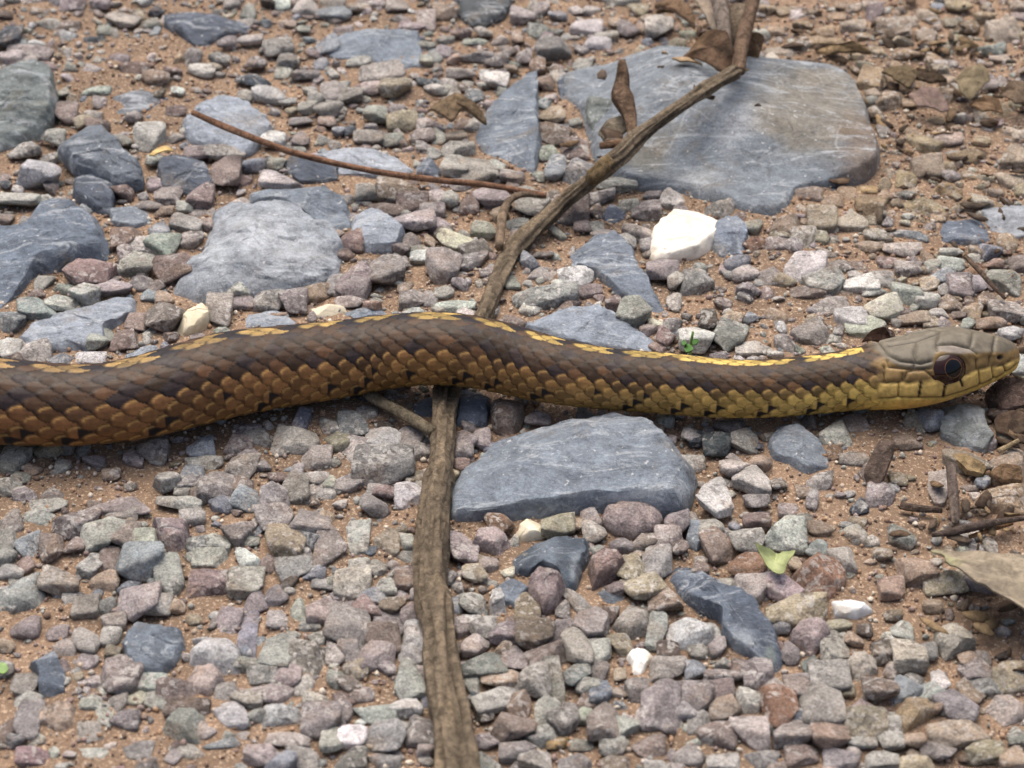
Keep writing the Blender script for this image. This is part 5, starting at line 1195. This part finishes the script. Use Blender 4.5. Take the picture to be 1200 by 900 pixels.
flake('dead_leaf', 'dark brown leaf crumb beside the snake neck', 'leaf', (800, 300, 3.0), [(630, 290, 0), (665, 262, .15), (710, 250, .25), (735, 280, .1), (700, 305, 0)], (72, 50, 40), 58, .4, curl=-.2, thick=.03)
flake('bark_fragment', 'dark shaded bark chip beyond the snout at the edge', 'bark', (800, 300, 3.0), [(1080, 480, 0), (1140, 440, .2), (1215, 430, .25), (1220, 520, .1), (1120, 540, 0)], (96, 80, 74), 59, .2, curl=-.2, thick=.1, mat=M['wood'])
flake('straw', 'short dry straw bit on sand near the dark faceted stone', 'straw', (0, 0, 3.0), [(520, 535), (590, 512, .08), (612, 520, .05), (540, 545)], (190, 164, 112), 60, .3, curl=-.2, thick=.03)

flake('bark_fragment', 'dark brown bark lump in the shade right below the snout', 'bark', (1000, 350, 6.0), [(930, 640, 0), (1000, 590, .2), (1120, 570, .3), (1215, 560, .3), (1220, 700, .1), (1080, 740, 0), (960, 720, 0)], (92, 76, 68), 61, .2, curl=-.25, thick=.15, mat=M['wood'])
flake('dead_leaf', 'dark rotten leaf piece between the snout and the chin stone', 'leaf', (1000, 480, 6.0), [(980, 60, .1), (1060, 20, .2), (1215, 10, .25), (1220, 150, .1), (1110, 190, 0), (1000, 150, 0)], (78, 62, 50), 62, .2, curl=-.2, thick=.04)
flake('bark_fragment', 'brown bark crumb beside the layered tan stone', 'bark', (1000, 480, 6.0), [(960, 430, 0), (1040, 380, .1), (1180, 400, .15), (1190, 480, .05), (1060, 500, 0)], (118, 96, 74), 63, .2, curl=-.2, thick=.08, mat=M['wood'])
flake('bark_fragment', 'grey bark scrap caught beside the fork of the stick', 'bark', (700, 0, 5.0), [(0, 770, 0), (60, 700, .2), (140, 680, .3), (190, 740, .25), (120, 800, .1), (40, 830, 0)], (134, 124, 108), 64, .95, curl=-.3, thick=.05, mat=M['wood'])
flake('bark_fragment', 'splintered grey bark strip under the dry stalks', 'bark', (700, 0, 5.0), [(720, 60, .2), (800, 20, .4), (900, 10, .5), (860, 120, .4), (800, 220, .2), (740, 200, .1)], (120, 108, 94), 65, 1.15, curl=-.3, thick=.06, mat=M['wood'])
# crumbled leaf litter: nobody could count the bits
def litter():
    g = np.random.default_rng(12); VV, FF, CC = [], [], []; n0 = 0
    zones = [(1100, 110, 170, 90, 95), (980, 50, 300, 70, 50), (1120, 220, 160, 80, 40), (1188, 490, 24, 60, 26), (1130, 605, 90, 36, 26), (850, 35, 70, 40, 36), (1160, 740, 60, 50, 14), (712, 172, 30, 26, 8)]
    pal = [(92, 74, 58), (70, 56, 44), (112, 92, 70), (132, 112, 84), (84, 72, 62), (60, 46, 36)]
    for cx, cy, rx, ry, n in zones:
        for _ in range(n):
            x, y = cx + g.normal(0, rx * .5), cy + g.normal(0, ry * .5)
            z = 0.1 + g.random() * 0.16 + (0.95 if 690 < x < 900 and 60 < y < 230 else 0)
            p = unproj(x, y, z)
            a = 0.07 * 4.2 ** (g.random() ** 1.6); b = a * g.uniform(.22, .6)
            m = 8; t = np.linspace(0, 2 * np.pi, m, endpoint=False)
            q = np.stack([a * np.cos(t), b * np.sin(t) * g.uniform(.6, 1.2, m), 0.25 * b * np.cos(2 * t + g.uniform(0, 6)) + g.normal(0, .012, m)], -1)
            q = np.vstack([q, [[0, 0, g.uniform(.0, .05)]]])
            q = rotz(q, g.uniform(0, 6.28)); tx = g.normal(0, .35)
            q = q @ np.array([[1, 0, 0], [0, math.cos(tx), math.sin(tx)], [0, -math.sin(tx), math.cos(tx)]])
            lo = q - np.array([0, 0, .025])
            V = np.vstack([q, lo]) + p
            F = [(k, (k + 1) % m, m) for k in range(m)] + [((k + 1) % m + m + 1, k + m + 1, 2 * m + 1) for k in range(m)]
            for k in range(m):
                k2 = (k + 1) % m
                F += [(k2, k, k + m + 1), (k2, k + m + 1, k2 + m + 1)]
            VV.append(V); FF.append(np.array(F) + n0); n0 += len(V)
            CC.append(np.tile(lin(*pal[g.integers(len(pal))]) * g.uniform(.8, 1.3), (len(V), 1)))
    tag(mesh_obj('leaf_litter', np.vstack(VV), np.vstack(FF), M['leaf'], np.vstack(CC), smooth_shade=False), 'crumbled dark brown leaf litter scattered over the tan gravel', 'leaf litter', kind='stuff')
litter()
# seedling
def seedling():
    b = unproj(809, 412, .25)
    root = empty('seedling', b)
    tag(root, 'tiny green seedling with rounded leaves sprouting just above the snake', 'plant')
    def leaf(cx, cy, w, h, z, a, seed):
        pts = []
        for k in range(12):
            t = 2 * math.pi * k / 12
            x, y = w * math.cos(t), h * math.sin(t)
            pts.append((cx + x * math.cos(a) - y * math.sin(a), cy + x * math.sin(a) + y * math.cos(a), z + 0.05 * math.cos(t)))
        sheet('leaf', pts, M['green'], (74, 116, 54), seed, thick=.02, curl=.15, parent=root)
    leaf(807, 408, 5.5, 4.5, .62, .3, 71); leaf(815, 400, 4.5, 3.2, .72, -.5, 72); leaf(802, 402, 3.2, 2.6, .6, .6, 73)
    tube('stem', [(b[0], b[1], .1, .03), (b[0], b[1] + .02, .4, .028), (b[0] + .03, b[1] + .05, .62, .02)], M['green'], (104, 140, 72), parent=root, seg=8, bark=.02)
    b2 = unproj(4, 783, .2)
    r2 = empty('seedling', b2); tag(r2, 'tiny pale green sprout at the edge near the dark shard', 'plant')
    pts = [(x, y, .3) for x, y in ((-3, 780), (2, 776), (8, 778), (10, 784), (5, 790), (-2, 788))]
    sheet('leaf', pts, M['green'], (120, 150, 88), 74, thick=.02, curl=.15, parent=r2)
    tube('stem', [(b2[0], b2[1], .0, .03), (b2[0], b2[1], .3, .02)], M['green'], (104, 140, 72), parent=r2, seg=8, bark=.02)
seedling()
